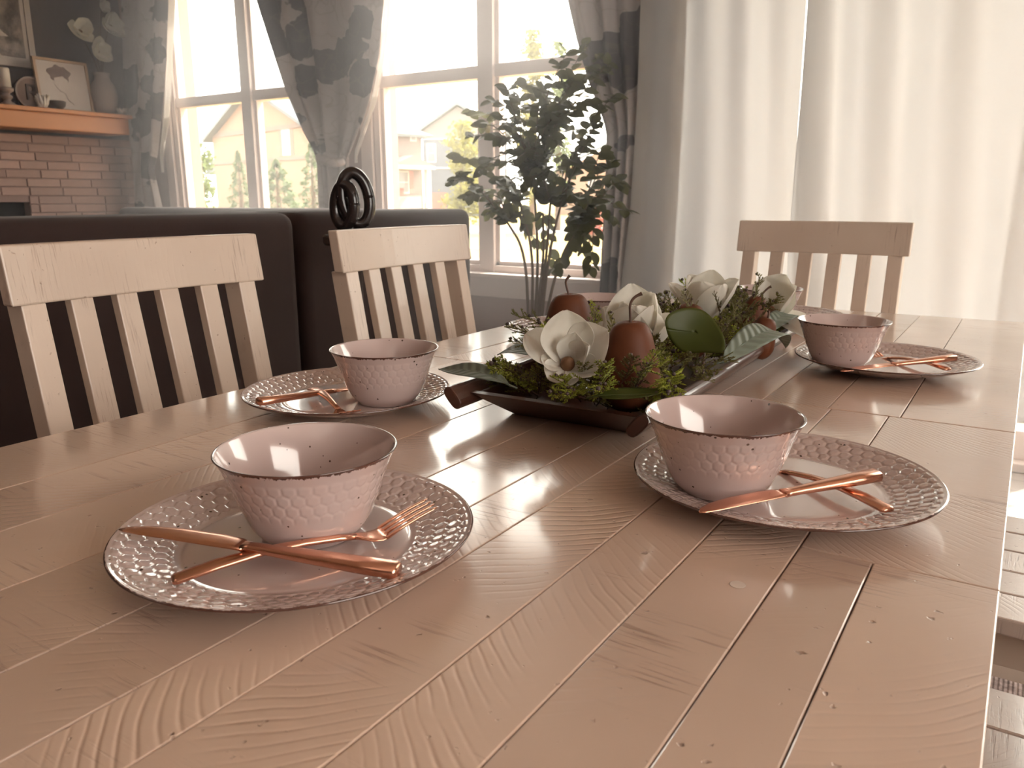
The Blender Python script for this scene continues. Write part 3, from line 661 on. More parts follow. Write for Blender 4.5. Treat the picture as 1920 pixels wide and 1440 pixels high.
A = PZ(1667, 957, TT+.0175); B = PZ(1472, 882, TT+.0130); B = A+(B-A).normalized()*.185; t = make_fork(.185, 'copper fork with its handle crossing under the right-side knife'); t['group'] = GF; lay(t, A, B)
A = PZ(484, 753, TT+.0285); B = PZ(663, 727, TT+.018); B = A+(B-A).normalized()*.215; t = make_knife(.215, 'copper knife on the plate before the first sofa-side chair'); t['group'] = GK; lay(t, A, B)
A, B = between((585, 729), .0185, (643, 772), .0185); B = A+(B-A).normalized()*.175; t = make_fork(.175, 'copper fork pointing its tines at the near head bowl'); t['group'] = GF; lay(t, A, B, 0)
A = PZ(1790, 670, TT+.030); B = PZ(1635, 688, TT+.022); B = A+(B-A).normalized()*.2; t = make_knife(.2, 'copper knife on the right-side plate beyond the seam'); t['group'] = GK; lay(t, A, B)
A = PZ(1778, 693, TT+.0165); B = PZ(1655, 667, TT+.013); B = A+(B-A).normalized()*.18; t = make_fork(.18, 'copper fork on the right-side plate beyond the seam'); t['group'] = GF; lay(t, A, B)

# ================================================================== TRAY AND CENTREPIECE
TC = Vector((-.457, 1.162, TT))
tr = thing('dough_tray', 'long dark wooden tray with sloping sides holding flowers and pears', 'tray', TC); tr.rotation_euler.z = math.radians(1.6)
def slab(vs): return MB().add(vs, [(0, 1, 2, 3), (7, 6, 5, 4), (0, 4, 5, 1), (1, 5, 6, 2), (2, 6, 7, 3), (3, 7, 4, 0)])
for s in (-1, 1):
    vs = [(s*.076, -.328, .0), (s*.088, -.328, .0), (s*.120, -.385, .036), (s*.106, -.385, .036)]; vs += [(x, -y, z) for x, y, z in vs]
    slab(vs).build('side_board', M['tray'], tr, bevel=.0015)
    n = 16; prof2 = []
    for k in range(n):
        a = 2*math.pi*k/n; q = Vector((.0078*math.copysign(abs(math.cos(a))**.7, math.cos(a)), 0, .0155*math.copysign(abs(math.sin(a))**.7, math.sin(a))))
        prof2.append(Matrix.Rotation(s*math.radians(42), 3, 'Y') @ q + Vector((s*.119, -.418, .0355)))
    MB().prism(prof2, (0, .836, 0)).build('top_rail', M['tray'], tr, bevel=.002)
    vs = [(-.080, s*.332, .0), (.080, s*.332, .0), (.112, s*.392, .038), (-.112, s*.392, .038), (-.080, s*.320, .0), (.080, s*.320, .0), (.112, s*.378, .038), (-.112, s*.378, .038)]
    slab(vs).build('end_board', M['tray'], tr, bevel=.0015)
MB().box((-.080, -.326, .001), (.080, .326, .010)).build('base_board', M['tray'], tr, bevel=.001)

def petal_mesh(L, Wd, th0, th1, cup, ruf=.0, seed=0, tipcurl=0):
    nu, nv = 10, 14; pts = [(0, 0)]; ths = [th0]
    for j in range(nv):
        v = (j+.5)/nv; th = th0+(th1-th0)*v + tipcurl*max(0, v-.75)*4; x, z = pts[-1]; pts.append((x+L/nv*math.cos(th), z+L/nv*math.sin(th))); ths.append(th)
    def fn(a, bq):
        j = min(nv, int(round(bq*nv))); u = a*2-1; v = j/nv
        w = Wd*(.20*(1-v)+ (math.sin(math.pi*min(1, v**1.15*.93+.035)))**.62*.9) if v < 1 else Wd*.10
        x, z = pts[j]; th = ths[j]; c = cup*(u*u)*w + ruf*math.sin(9*u+seed*1.7+6*v)*v*.5 + ruf*mnoise.noise(Vector((u*1.5+seed, v*3, seed)))
        return Vector((x-math.sin(th)*c, u*w*(1-.12*u*u*cup), z+math.cos(th)*c))
    return MB().grid(fn, nu, nv)
def flower(name, label, loc, axis, petals, group, scale=1, heart=True, spin=0):
    t = thing(name, label, 'flower', group=group)
    z = Vector(axis).normalized(); x = Vector((0, 1, 0)).cross(z).normalized() if abs(z.y) < .95 else Vector((1, 0, 0)); y = z.cross(x)
    t.matrix_world = Matrix.Translation(loc) @ Matrix((x, y, z)).transposed().to_4x4() @ Matrix.Rotation(spin, 4, 'Z') @ Matrix.Scale(scale, 4)
    for k, (az, th0, th1, L, Wd, cup) in enumerate(petals):
        o = petal_mesh(L, Wd, math.radians(th0), math.radians(th1), cup, .0022, k+len(label)).build('petal', M['petal'], t, smooth=True, solid=.0007, subsurf=1)
        o.matrix_local = Matrix.Rotation(math.radians(az), 4, 'Z') @ Matrix.Translation((.006, 0, 0))
    if heart:
        MB().lathe([(.001, -.004), (.0105, -.003), (.0115, .005), (.010, .013), (.005, .020), (.0005, .022)], 16).build('pistil', M['pistil'], t, smooth=True)
    return t
GM = 'white magnolia blooms in the tray'
def toward(loc, up, side=0): v = (CAM-Vector(loc)); v.z = 0; v.normalize(); return v + Vector((0, 0, up)) + _r0*side
L1 = PY(1064, 686, .80)
# petal azimuths: local x is roughly to the right of the viewer for these axes
f1 = flower('magnolia_flower', 'wide open white magnolia with a brown heart at tray front', L1, toward(L1, .80, .05),
       [(138, 28, 60, .084, .044, .42), (72, 28, 60, .084, .044, .42), (186, 8, 2, .078, .031, .30), (118, 48, 72, .056, .024, .5), (66, 48, 72, .054, .024, .5), (8, 28, 45, .056, .029, .5), (-45, 14, 20, .036, .021, .4), (-95, 8, 8, .034, .026, .4), (-150, 12, 20, .038, .023, .4)], GM, .76)
L2 = PY(1184, 668, 1.0)
flower('magnolia_flower', 'cupped white magnolia behind the stemmed pear in tray', L2, toward(L2, 3.2, .1),
       [(0, 55, 100, .082, .040, .55), (62, 62, 88, .086, .042, .5), (128, 66, 84, .092, .040, .5), (185, 40, 78, .072, .038, .5), (240, 66, 100, .080, .042, .5), (300, 62, 102, .082, .042, .5), (150, 72, 95, .07, .03, .6), (200, 25, 50, .060, .034, .5), (20, 30, 75, .078, .040, .5)], GM, 1.08)
L3 = PY(1322, 600, 1.24)
flower('magnolia_flower', 'white magnolia with pointed upright petals near the sheer curtain', L3, toward(L3, 4.0, 0),
       [(-30, 50, 85, .078, .034, .5), (35, 40, 72, .080, .034, .5), (95, 60, 86, .080, .038, .5), (160, 52, 78, .076, .034, .5), (215, 35, 72, .078, .030, .5), (270, 62, 92, .076, .036, .5), (185, 30, 60, .08, .026, .5)], GM)
L4 = PY(1442, 594, 1.40)
flower('magnolia_flower', 'white magnolia with one drooping petal at the tray end', L4, toward(L4, 2.0, .25),
       [(80, 60, 90, .078, .044, .5), (140, 55, 85, .070, .036, .5), (30, 50, 80, .070, .038, .5), (0, 2, -30, .080, .034, .35), (-70, 20, 20, .05, .03, .4), (220, 30, 50, .056, .03, .4)], GM)

def pear(label, top, height, rmax, tilt, yaw, stem):
    t = thing('pear', label, 'pear', group='red-brown pears in the tray')
    h = height; prof_ = [(.001, 0.004), (.012, .001), (.5*rmax, 0), (.82*rmax, .10*h), (rmax, .28*h), (.97*rmax, .42*h), (.86*rmax, .60*h), (.73*rmax, .77*h), (.64*rmax, .88*h), (.50*rmax, .965*h), (.27*rmax, 1.0*h), (.06*rmax, .985*h), (.001, .965*h)]
    Rm = Matrix.Rotation(yaw, 4, 'Z') @ Matrix.Rotation(tilt, 4, 'X')
    base = Vector(top) - (Rm @ Vector((0, 0, h))); t.matrix_world = Matrix.Translation(base) @ Rm
    MB().lathe(smoothp(prof_, 2), 40).build('pear_body', M['pear'], t, smooth=True)
    pts = [Vector((0, 0, .955*h))] + [Vector(q) + Vector((0, 0, h)) for q in stem]
    MB().tube(smooth3(pts), [.0016+.0012*(i/(len(smooth3(pts))-1))**6 for i in range(len(smooth3(pts)))], 8).build('pear_stem', M['stem'], t, smooth=True)
def smooth3(pts, it=3):
    pts = [Vector(p) for p in pts]
    for _ in range(it):
        q = [pts[0]]
        for a, c in zip(pts[:-1], pts[1:]): q += [a*.75+c*.25, a*.25+c*.75]
        pts = q+[pts[-1]]
    return pts
rr = _r0
pear('red-brown pear with a long curved stem, between the two front magnolias', PY(1183, 602, .845), .105, .0375, 0, 0, [rr*-.001+Vector((0, 0, .008)), rr*-.002+Vector((0, 0, .020)), rr*.003+Vector((0, 0, .028)), rr*.0115+Vector((0, 0, .032))])
pear('red-brown pear behind the open magnolia, its stem bent right', PY(1068, 550, .985), .115, .042, 0, 1, [Matrix.Rotation(-1, 3, 'Z') @ q for q in (rr*-.005+Vector((0, 0, .010)), rr*-.006+Vector((0, 0, .018)), rr*.0+Vector((0, 0, .025)))])
pear('small red-brown pear among juniper at the tray far end', PY(1424, 556, 1.315), .085, .028, .25, 2, [Matrix.Rotation(-2, 3, 'Z') @ q for q in (rr*.004+Vector((0, 0, .008)), rr*.010+Vector((0, 0, .018)), rr*.013+Vector((0, 0, .02)))])
pear('small red-brown pear lying low against the tray right rail', PY(1440, 596, 1.25), .065, .024, .3, 2.4, [Vector((0, 0, .004)), Vector((.003, 0, .009)), Vector((.004, 0, .01))])
pear('red-brown pear half buried behind the round green leaf', PY(1293, 572, 1.12), .08, .034, .15, .5, [Vector((0, 0, .004)), Vector((.002, 0, .008)), Vector((.003, 0, .01))])

def leaf_obj(name, label, A, B, width, nrm, m, bend=.1, group=None, rounder=1.0, petiole=True, fold=.15, parent=None):
    A, B = Vector(A), Vector(B); L = (B-A).length; x = (B-A)/L; z = (Vector(nrm)-x*Vector(nrm).dot(x)).normalized(); y = z.cross(x)
    def fn(a, v):
        u = a*2-1; w = width/2*max(.0, math.sin(math.pi*min(1, v)**(.85*rounder)))**(.8 if rounder == 1 else .5)
        return Vector((v*L, u*w, bend*L*math.sin(math.pi*v)+fold*abs(u)*w + .02*L*math.sin(5*v+u)))
    t = thing(name, label, 'leaf', group=group)
    t.matrix_world = Matrix.Translation(A) @ Matrix((x, y, z)).transposed().to_4x4()
    MB().grid(fn, 10, 18).build('blade', m, t, smooth=True, solid=.0006)
    MB().tube([(-.012, 0, -.002), (0, 0, 0)]+[(v*L, 0, bend*L*math.sin(math.pi*v)+.02*L*math.sin(5*v)) for v in (.2, .4, .6, .8, 1.0)], [.0012, .0012, .0011, .001, .0009, .0007, .0004], 6).build('midrib', m, t, smooth=True)
    return t
GL = 'loose magnolia leaves in the tray'
leaf_obj('magnolia_leaf', 'long dusty green leaf reaching over the tray left rail corner', PY(955, 722, .775), PY(822, 690, .80), .030, (.2, -.35, 1), M['greyleaf'], .05, GL)
leaf_obj('magnolia_leaf', 'dusty green leaf lying behind the wide open magnolia', PY(1005, 668, .90), PY(932, 664, .92), .034, (.2, -.3, 1), M['greyleaf'], .1, GL)
leaf_obj('magnolia_leaf', 'ribbed dusty green leaf hanging over the tray right rail', PZ(1352, 678, TT+.072), PZ(1476, 648, TT+.058), .042, (.35, -.6, .9), M['greyleaf'], .14, GL)
leaf_obj('magnolia_leaf', 'dark leaf lying along the tray front edge under juniper', PY(1120, 742, .74), PY(1262, 728, .78), .035, (.1, -.1, 1), M['roundleaf'], -.05, GL)
leaf_obj('magnolia_leaf', 'grey leaf under the drooping magnolia petal', PZ(1430, 625, TT+.06), PZ(1490, 603, TT+.05), .035, (.35, -.5, .9), M['greyleaf'], .1, GL)
# round leaf facing the viewer
c = PY(1303, 622, .93); zax = (CAM-c).normalized()+Vector((0, 0, .25)); zax.normalize(); xax = _r0; xax = (xax-zax*xax.dot(zax)).normalized(); yax = zax.cross(xax)
t = thing('eucalyptus_leaf', 'large round dark green leaf standing upright in the tray', 'leaf'); t.matrix_world = Matrix.Translation(c) @ Matrix((xax, yax, zax)).transposed().to_4x4()
sc = (c-CAM).length/FPX
outl = [(-1303+x, -(y-622)) for x, y in ((1252, 618), (1251, 605), (1258, 592), (1275, 582), (1297, 577), (1318, 581), (1333, 595), (1345, 614), (1352, 634), (1354, 655), (1350, 665), (1338, 667), (1318, 663), (1296, 661), (1278, 656), (1262, 640), (1255, 629))]
def rl(a, v):
    th = a*2*math.pi; n = len(outl); f_ = a*n; i = int(f_) % n; fr = f_-int(f_); q0, q1, q2, q3 = [outl[(i+k-1) % n] for k in range(4)]
    cr = [.5*((2*q1[d])+(-q0[d]+q2[d])*fr+(2*q0[d]-5*q1[d]+4*q2[d]-q3[d])*fr**2+(-q0[d]+3*q1[d]-3*q2[d]+q3[d])*fr**3) for d in (0, 1)]
    v = max(v, .02); return Vector((cr[0]*sc*v, cr[1]*sc*v, .010*v*v*math.sin(th*2+.6)+.006*v*v))
MB().grid(rl, 60, 8).build('blade', M['roundleaf'], t, smooth=True, solid=.0007)
MB().tube([(outl[12][0]*sc, outl[12][1]*sc, 0), (outl[12][0]*sc-.004, outl[12][1]*sc-.03, -.01)], .0013, 6).build('petiole', M['stem'], t, smooth=True)

# juniper sprigs ------------------------------------------------------
def sprig_meshes(seed, L=.085):
    rnd = random.Random(seed); fol = MB(); stemb = MB(); ber = []
    def pt(u): return Vector((u*L, .010*math.sin(2.2*u+seed), .012*math.sin(3*u+seed*2)*u))
    stemb.tube([pt(i/8) for i in range(9)], [.0014*(1-.75*i/8) for i in range(9)], 5)
    def cone(p, d, l, r):
        d = d.normalized(); a = d.orthogonal().normalized(); c_ = d.cross(a)
        vs = [p+a*r, p-a*r*.5+c_*r*.87, p-a*r*.5-c_*r*.87, p+d*l*.55+a*r*.9, p+d*l*.55-a*r*.45+c_*r*.78, p+d*l*.55-a*r*.45-c_*r*.78, p+d*l]
        fol.add(vs, [(0, 1, 4, 3), (1, 2, 5, 4), (2, 0, 3, 5), (3, 4, 6), (4, 5, 6), (5, 3, 6)])
    n = 15
    for k in range(n):
        u = .12+.86*k/(n-1); p = pt(u); side = 1 if k % 2 else -1; roll = rnd.uniform(-.7, .7)
        l = L*(.40*(1-u)**.8+.10)*rnd.uniform(.8, 1.15)
        d = Vector((.75, side*.75*math.cos(roll), .75*math.sin(roll)+.12)).normalized()
        m = max(3, int(l/.0042)); stemb.tube([p, p+d*l*.9], [.0007, .0004], 4, cap=False)
        for j in range(m):
            q = p+d*l*(j+.6)/m
            for s in (-1, 1):
                dd = d*.9 + Vector((-d.y, d.x, 0))*s*.75 + Vector((0, 0, rnd.uniform(-.45, .55)))
                cone(q, dd, .0072*rnd.uniform(.7, 1.25)*(1-.3*j/m), .00125)
        cone(p+d*l*.95, d, .006, .001)
        if rnd.random() < .22:
            c_ = p+Vector((0, 0, .004))+d*.006; r = .0034*rnd.uniform(.8, 1.2)
            ber.append((c_, r))
    for s in range(3): cone(pt(1), Vector((1, (s-1)*.4, .1)), .008, .001)
    return fol.mesh('foliage', False), stemb.mesh('twig', True), ber
SP_ = [sprig_meshes(s) for s in range(5)]
bright = [(SP_[k][0].copy(), SP_[k][1], SP_[k][2]) for k in (0, 3)]
berry_me = MB().lathe([(.01, -1), (.5, -.87), (.87, -.5), (1, 0), (.87, .5), (.5, .87), (.12, 1.0), (.01, .93)], 10).mesh('berry', True); berry_me.materials.append(M['berry'])
for a in SP_: a[0].materials.append(M['jun']); a[1].materials.append(M['stem'])
for a in bright: a[0].materials.append(M['jun2'])
GJ = 'juniper sprigs in the tray'
MARKS = [(L1, 'beside the wide open magnolia'), (L2, 'beside the cupped magnolia'), (L3, 'under the magnolia with pointed petals'), (L4, 'under the magnolia with a drooping petal'), (PY(1183, 640, .845), 'around the long-stemmed pear'), (PY(1068, 600, .985), 'around the rear pear with bent stem'), (PY(1303, 660, .95), 'around the round green leaf'), (PY(1435, 590, 1.3), 'around the small far-end pears'), (TC+Vector((.11, .02, .05)), 'along the tray right rail'), (TC+Vector((-.11, .1, .05)), 'along the tray sofa-side rail'), (TC+Vector((0, .3, .04)), 'at the tray end facing the curtain'), (TC+Vector((-.1, -.25, .04)), 'at the tray corner beside the long grey leaf')]
def sprig(A, B, kind, label, roll=0):
    me = kind; A, B = Vector(A), Vector(B)
    if label == LO: label = ('bright green' if kind in bright else 'olive')+' juniper sprig '+min(MARKS, key=lambda q: (q[0]-B).length)[1]
    x = (B-A).normalized(); up = Vector((0, 0, 1)) if abs(x.z) < .95 else Vector((1, 0, 0)); y = up.cross(x).normalized(); z = x.cross(y)
    t = thing('juniper_sprig', label, 'sprig', group=GJ); s = (B-A).length/.085
    t.matrix_world = Matrix.Translation(A) @ Matrix((x, y, z)).transposed().to_4x4() @ Matrix.Rotation(roll, 4, 'X') @ Matrix.Scale(s, 4)
    link('foliage', me[0], None, t); link('twig', me[1], None, t)
    for c_, r in me[2]:
        o = link('berry', berry_me, None, t); o.location = c_; o.scale = (r, r, r)
LB = 'bright green juniper sprig spilling over the tray front'; LO = 'olive juniper sprig with dark berries packed in the tray'
for (a, ya, c_, yc) in (((1120, 725), .78, (1032, 738), .74), ((1130, 730), .79, (1120, 742), .73), ((1080, 730), .78, (1062, 748), .73), ((1120, 735), .78, (1150, 690), .75), ((1200, 720), .80, (1226, 664), .79), ((1245, 720), .82, (1278, 712), .78), ((1240, 700), .83, (1245, 745), .77), ((1235, 690), .85, (1255, 678), .83), ((1060, 722), .78, (1040, 712), .74), ((1215, 735), .79, (1262, 742), .77)):
    sprig(PY(*a, ya), PY(*c_, yc), random.choice(bright), LB, random.uniform(-.5, .5))
for (a, ya, c_, yc) in (((1030, 625), .95, (968, 582), .93), ((1025, 640), .92, (952, 615), .9), ((1020, 660), .88, (958, 640), .86), ((1130, 660), .90, (1108, 585), .90), ((1150, 650), .92, (1140, 588), .92), ((1120, 690), .86, (1128, 620), .86), ((1165, 720), .80, (1180, 672), .78), ((1190, 725), .80, (1225, 690), .78), ((1390, 570), 1.28, (1372, 525), 1.28), ((1400, 575), 1.3, (1430, 520), 1.3), ((1420, 580), 1.25, (1465, 562), 1.22), ((1390, 590), 1.22, (1440, 572), 1.2), ((1370, 600), 1.15, (1385, 555), 1.15), ((1300, 590), 1.12, (1285, 545), 1.12), ((1275, 600), 1.10, (1262, 560), 1.1), ((1350, 590), 1.18, (1345, 548), 1.18), ((1330, 680), .95, (1372, 668), .93), ((1290, 690), .90, (1340, 690), .88), ((1370, 650), 1.05, (1400, 640), 1.03), ((1380, 640), 1.08, (1395, 600), 1.08), ((1400, 620), 1.12, (1415, 600), 1.12), ((1255, 690), .88, (1290, 668), .86), ((990, 690), .84, (965, 700), .80), ((1010, 700), .82, (975, 712), .79), ((1360, 660), 1.0, (1360, 615), 1.0), ((1345, 640), 1.02, (1372, 590), 1.02), ((1330, 700), .90, (1300, 700), .86), ((1280, 712), .86, (1335, 705), .86)):
    sprig(PY(*a, ya), PY(*c_, yc), random.choice(SP_), LO, random.uniform(-.5, .5))
random.seed(21)
for k in range(12):
    A = TC+Vector((-.10+.018*k, -.33+random.uniform(0, .03), .022)); sprig(A, A+Vector((random.uniform(-.03, .03), -.03, .02+.03*random.random())), random.choice(SP_), LO, random.uniform(-1, 1))
for k in range(105):
    y = -.35+.70*((k+random.random())/105); x = random.uniform(-.085, .085); z = random.uniform(.018, .050)
    A = TC+Vector((x, y, z)); d = Vector((random.uniform(-.5, .5)+x*5, random.uniform(-.5, .5)+ (y*.8), random.uniform(.05, .75))).normalized()
    B = A+d*random.uniform(.05, .085)
    if B.z > TT+.105: B.z = TT+.105
    lim = .112
    if B.x-TC.x > lim: B.x = TC.x+lim
    if B.x-TC.x < -lim: B.x = TC.x-lim
    sprig(A, B, random.choice(SP_ if random.random() < .8 else bright), LO if True else LB, random.uniform(-1, 1))

for k in range(34):
    x = random.uniform(.0, .09); y = random.uniform(-.02, .33); A = TC+Vector((x, y, random.uniform(.03, .06))); d = Vector((random.uniform(-.2, .7), random.uniform(-.9, .3), random.uniform(.1, .9))).normalized(); B = A+d*random.uniform(.045, .075)
    B.x = min(B.x, TC.x+.118); sprig(A, B, random.choice(SP_ if random.random() < .65 else bright), LO, random.uniform(-1, 1))

# mantel flowers ------------------------------------------------------
GV = 'white magnolias in the mantel vase'
for (px_, py_), sd_, lab in (((148, 62), 1, 'large white magnolia on the mantel, nearest the big framed picture'), ((203, 52), 2, 'large white magnolia on the mantel, uppermost full bloom'), ((178, 98), 3, 'large white magnolia on the mantel, hanging lowest above the vase'), ((188, 12), 4, 'white magnolia bud topping the mantel bouquet')):
    P_ = PX(px_, py_, XL+.20); s = 1.5 if sd_ < 4 else .9
    flower('mantel_magnolia', lab, P_, (1.0, -.3+.2*sd_, .45-.1*sd_), [(k*60+sd_*20, 25+25*(k % 2), 50+25*(k % 2), .068, .036, .4) for k in range(6)], GV, s, True)
    o = MB().tube(smooth3([VASE+Vector((0, 0, .22)), (VASE+Vector((0, 0, .30))+P_)/2, P_]), .004, 6).build('flower_stem', M['stem'], None, smooth=True)
    tag(o, 'thin brown stem from the stone vase to the '+('magnolia nearest the framed picture', 'uppermost full magnolia', 'lowest magnolia', 'topmost magnolia bud')[sd_-1], 'stem', 'stems in the mantel vase')

# ================================================================== INDOOR TREE
TB = PY(1003, 560, 2.92); TB = Vector((TB.x, TB.y, 0))
tree_ = thing('potted_tree', 'leafy indoor tree with thin bare stems before the window', 'plant', TB)
loc = lambda p: Vector(p)-TB
MB().lathe([(.0, 0), (.11, 0), (.12, .02), (.15, .27), (.155, .29), (.14, .29), (.135, .26), (0, .255)], 32).build('pot', M['pot'], tree_, smooth=True)
hubs = []
for (bx_, mid, top_) in ((-.02, (985, 470), (950, 415)), (-.01, (1000, 470), (975, 380)), (.0, (1020, 490), (1018, 400)), (.01, (1024, 490), (1032, 380)), (.02, (1030, 470), (1050, 390)), (.0, (1010, 480), (1000, 330)), (.03, (1050, 480), (1090, 420))):
    Yt = 2.92+random.uniform(-.06, .06); top_p = PY(*top_, Yt); mid_p = PY(*mid, 2.92)
    pts = smooth3([TB+Vector((bx_, random.uniform(-.02, .02), .25)), TB+Vector((bx_*1.5, 0, .5)), mid_p, top_p]); hubs.append(top_p)
    MB().tube([loc(p) for p in pts], [.009-.005*i/(len(pts)-1) for i in range(len(pts))], 7).build('trunk', M['bark'], tree_, smooth=True)
ENDS = [(850, 340), (862, 295), (885, 255), (885, 210), (925, 190), (950, 165), (985, 155), (1020, 165), (1010, 205), (1050, 195), (1075, 150), (1062, 100), (1095, 85), (1110, 140), (1105, 190), (1120, 230), (1085, 250), (1125, 285), (1095, 310), (1130, 345), (1165, 345), (1172, 395), (1150, 415), (1110, 400), (1090, 450), (1108, 500), (1095, 470), (1060, 490), (1045, 500), (1035, 505), (1000, 450), (985, 420), (960, 385), (920, 400), (905, 365), (875, 370), (935, 340), (965, 300), (1000, 270), (1040, 265), (1060, 320), (1020, 330), (985, 345), (940, 260), (915, 300), (965, 230), (1045, 230), (1075, 210), (1140, 120), (1150, 180), (1085, 370), (1045, 370), (1120, 110), (930, 215), (900, 320), (1010, 360), (1070, 300), (1100, 270), (955, 350), (975, 185), (905, 235), (1140, 310), (870, 330), (1060, 160)]
leafsh = MB()
def leaf_fn(a, v):
    u = a*2-1; w = .5*.70*math.sin(math.pi*v**.9)**.75; return Vector((v, u*w, .10*abs(u)*w*2-.18*v*v))
leafsh.grid(leaf_fn, 4, 6); leaf_me = leafsh.mesh('leaf', True); leaf_me.materials.append(M['leafT'])
random.seed(31); LEAVES = []
for e in ENDS:
    Ye = 2.92+random.uniform(-.18, .14); E_ = PY(*e, Ye)
    hub = min(hubs, key=lambda h_: (h_-E_).length*(1 if h_.z < E_.z+.1 else 1.3)); mid = (hub*.5+E_*.5)+Vector((random.uniform(-.05, .05), random.uniform(-.05, .05), .06+.05*random.random()))
    pts = smooth3([hub, mid, E_+Vector((0, 0, -.0))]); n = len(pts)
    MB().tube([loc(p) for p in pts], [.0032-.0022*i/(n-1) for i in range(n)], 5).build('twig', M['bark'], tree_, smooth=True)
    total = (hub-E_).length; span = min(1, .32/max(.05, total)); m = 17
    for j in range(m):
        u = 1-span*j/(m-1)*.95; i = max(1, min(n-1, int(u*(n-1)))); p = pts[i]; d = (pts[i]-pts[i-1]).normalized()
        side = 1 if j % 2 else -1; rt = d.cross(Vector((0, 0, 1))).normalized() if abs(d.z) < .97 else Vector((1, 0, 0))
        dr = (d*.6+rt*side*random.uniform(.5, 1)+Vector((random.uniform(-.3, .3), random.uniform(-.3, .3), random.uniform(-.55, .3)))).normalized()
        zz = Vector((random.uniform(-.3, .9), random.uniform(-1.3, .1), .8)); zz = (zz-dr*zz.dot(dr)).normalized(); yy = zz.cross(dr); s = random.uniform(.046, .066)
        LEAVES.append(Matrix.Translation(loc(p)) @ Matrix((dr, yy, zz)).transposed().to_4x4() @ Matrix.Scale(s, 4))
random.shuffle(LEAVES)
for Lm in LEAVES[:300]:
    o = link('leaf', leaf_me, None, tree_); o.matrix_local = Lm
rest = MB()
for Lm in LEAVES[300:]: rest.add([Lm @ Vector(v) for v in leafsh.v], leafsh.f)
o = rest.build('foliage', M['leafT'], tree_, smooth=True); o['kind'] = 'stuff'

# ================================================================== CURTAINS
def edge(pts, Y):
    q = sorted([(PY(x, y, Y).z, PY(x, y, Y).x) for x, y in pts]); zs = [a for a, _ in q]; xs = [c_ for _, c_ in q]
    def fn(z):
        if z < zs[0]: return xs[0]
        if z > zs[-1]: return xs[-1]+(xs[-1]-xs[-2])/(zs[-1]-zs[-2])*(z-zs[-1])*.6
        return float(np.interp(z, zs, xs))
    return fn
def cloth(parent, name, Lf, Rf, Y, z0, z1, m, folds, amp, seed, solid=.0015, nu=110, nv=70, tilt=.0):
    rnd = random.Random(seed); ks = [(rnd.uniform(.7, 1.3)*folds, rnd.uniform(0, 6.28), rnd.uniform(.4, 1)) for _ in range(4)]
    def fn(u, v):
        z = z0+(z1-z0)*v; a, c_ = Lf(z), Rf(z); x = a+(c_-a)*u; uu = u + tilt*(v-.5)
        y = sum(w*math.sin(2*math.pi*k*uu+ph+.8*mnoise.noise(Vector((u*2, v*1.6, seed)))) for k, ph, w in ks)/2.0
        y += .7*mnoise.noise(Vector((u*folds*1.3, v*1.5, seed+7)))
        return Vector((x, Y+amp*y, z))
    return MB().grid(fn, nu, nv).build(name, m, parent, smooth=True, solid=solid)
YD = 3.345
GD = 'patterned drapes at the windows'
t = thing('patterned_drape', 'grey patterned drape hanging between fireplace and left window', 'curtain', group=GD)
e1 = edge([(232, 0), (238, 200), (252, 290), (256, 322), (258, 388)], YD); e2 = edge([(310, 0), (307, 120), (300, 220), (293, 290), (286, 318), (302, 388)], YD)
cloth(t, 'cloth', e1, e2, YD, .12, 2.56, M['drape'], 3, .022, 1)
cloth(t, 'lining', edge([(308, 0), (305, 120), (299, 220), (292, 290)], YD), edge([(320, 0), (315, 120), (310, 220), (297, 300)], YD), YD+.03, 1.20, 2.56, M['lining'], 1, .006, 2, nu=12, nv=40)
t = thing('patterned_drape', 'grey patterned drape tied in the middle between the two windows', 'curtain', group=GD)
e1 = edge([(488, 0), (540, 165), (573, 245), (594, 285), (600, 312), (603, 395), (603, 480)], YD); e2 = edge([(718, 0), (708, 110), (688, 200), (662, 270), (650, 300), (655, 395), (658, 480)], YD)
cloth(t, 'cloth', e1, e2, YD, .12, 2.56, M['drape'], 4, .028, 5)
cloth(t, 'lining', edge([(712, 0), (704, 110), (684, 200), (656, 285)], YD), edge([(723, 0), (716, 90), (698, 190), (662, 292)], YD), YD+.035, 1.22, 2.56, M['lining'], 1, .004, 6, nu=12, nv=40)
q = PY(625, 302, YD); MB().tube([q+Vector((.075*math.cos(a)*1.0, .05*math.sin(a), .012*math.sin(a*2))) for a in [i*2*math.pi/24 for i in range(25)]], .016, 8, flat=1.6).build('tieback', M['drape'], t, smooth=True)
t = thing('patterned_drape', 'dark floral drape hanging between indoor tree and sheer curtain', 'curtain', group=GD)
e1 = edge([(1062, 0), (1078, 70), (1100, 150), (1125, 215), (1134, 245), (1133, 300), (1128, 400), (1121, 540), (1118, 620)], YD-.02); e2 = edge([(1212, 0), (1200, 200), (1190, 350), (1176, 500), (1172, 620)], YD-.02)
cloth(t, 'cloth', e1, e2, YD-.02, .12, 2.56, M['drape'], 3, .026, 9)
YS = 3.27
GSH = 'white sheer panels over the sliding door'
t = thing('sheer_curtain', 'white sheer curtain panel next to the floral drape', 'curtain', group=GSH)
e1 = edge([(1200, 0), (1190, 200), (1176, 400), (1160, 540), (1155, 640)], YS); e2 = edge([(1512, 0), (1500, 180), (1488, 360), (1478, 480), (1470, 640)], YS)
cloth(t, 'cloth', e1, e2, YS, .24, 2.58, M['sheer'], 3.6, .05, 13, .0008, 170, 80, .12)
t = thing('sheer_curtain', 'white sheer curtain panel behind the head chair, lit by sun', 'curtain', group=GSH)
e1 = edge([(1520, 0), (1508, 180), (1494, 360), (1484, 480), (1478, 640)], YS); xr = lambda z: .16+.02*z
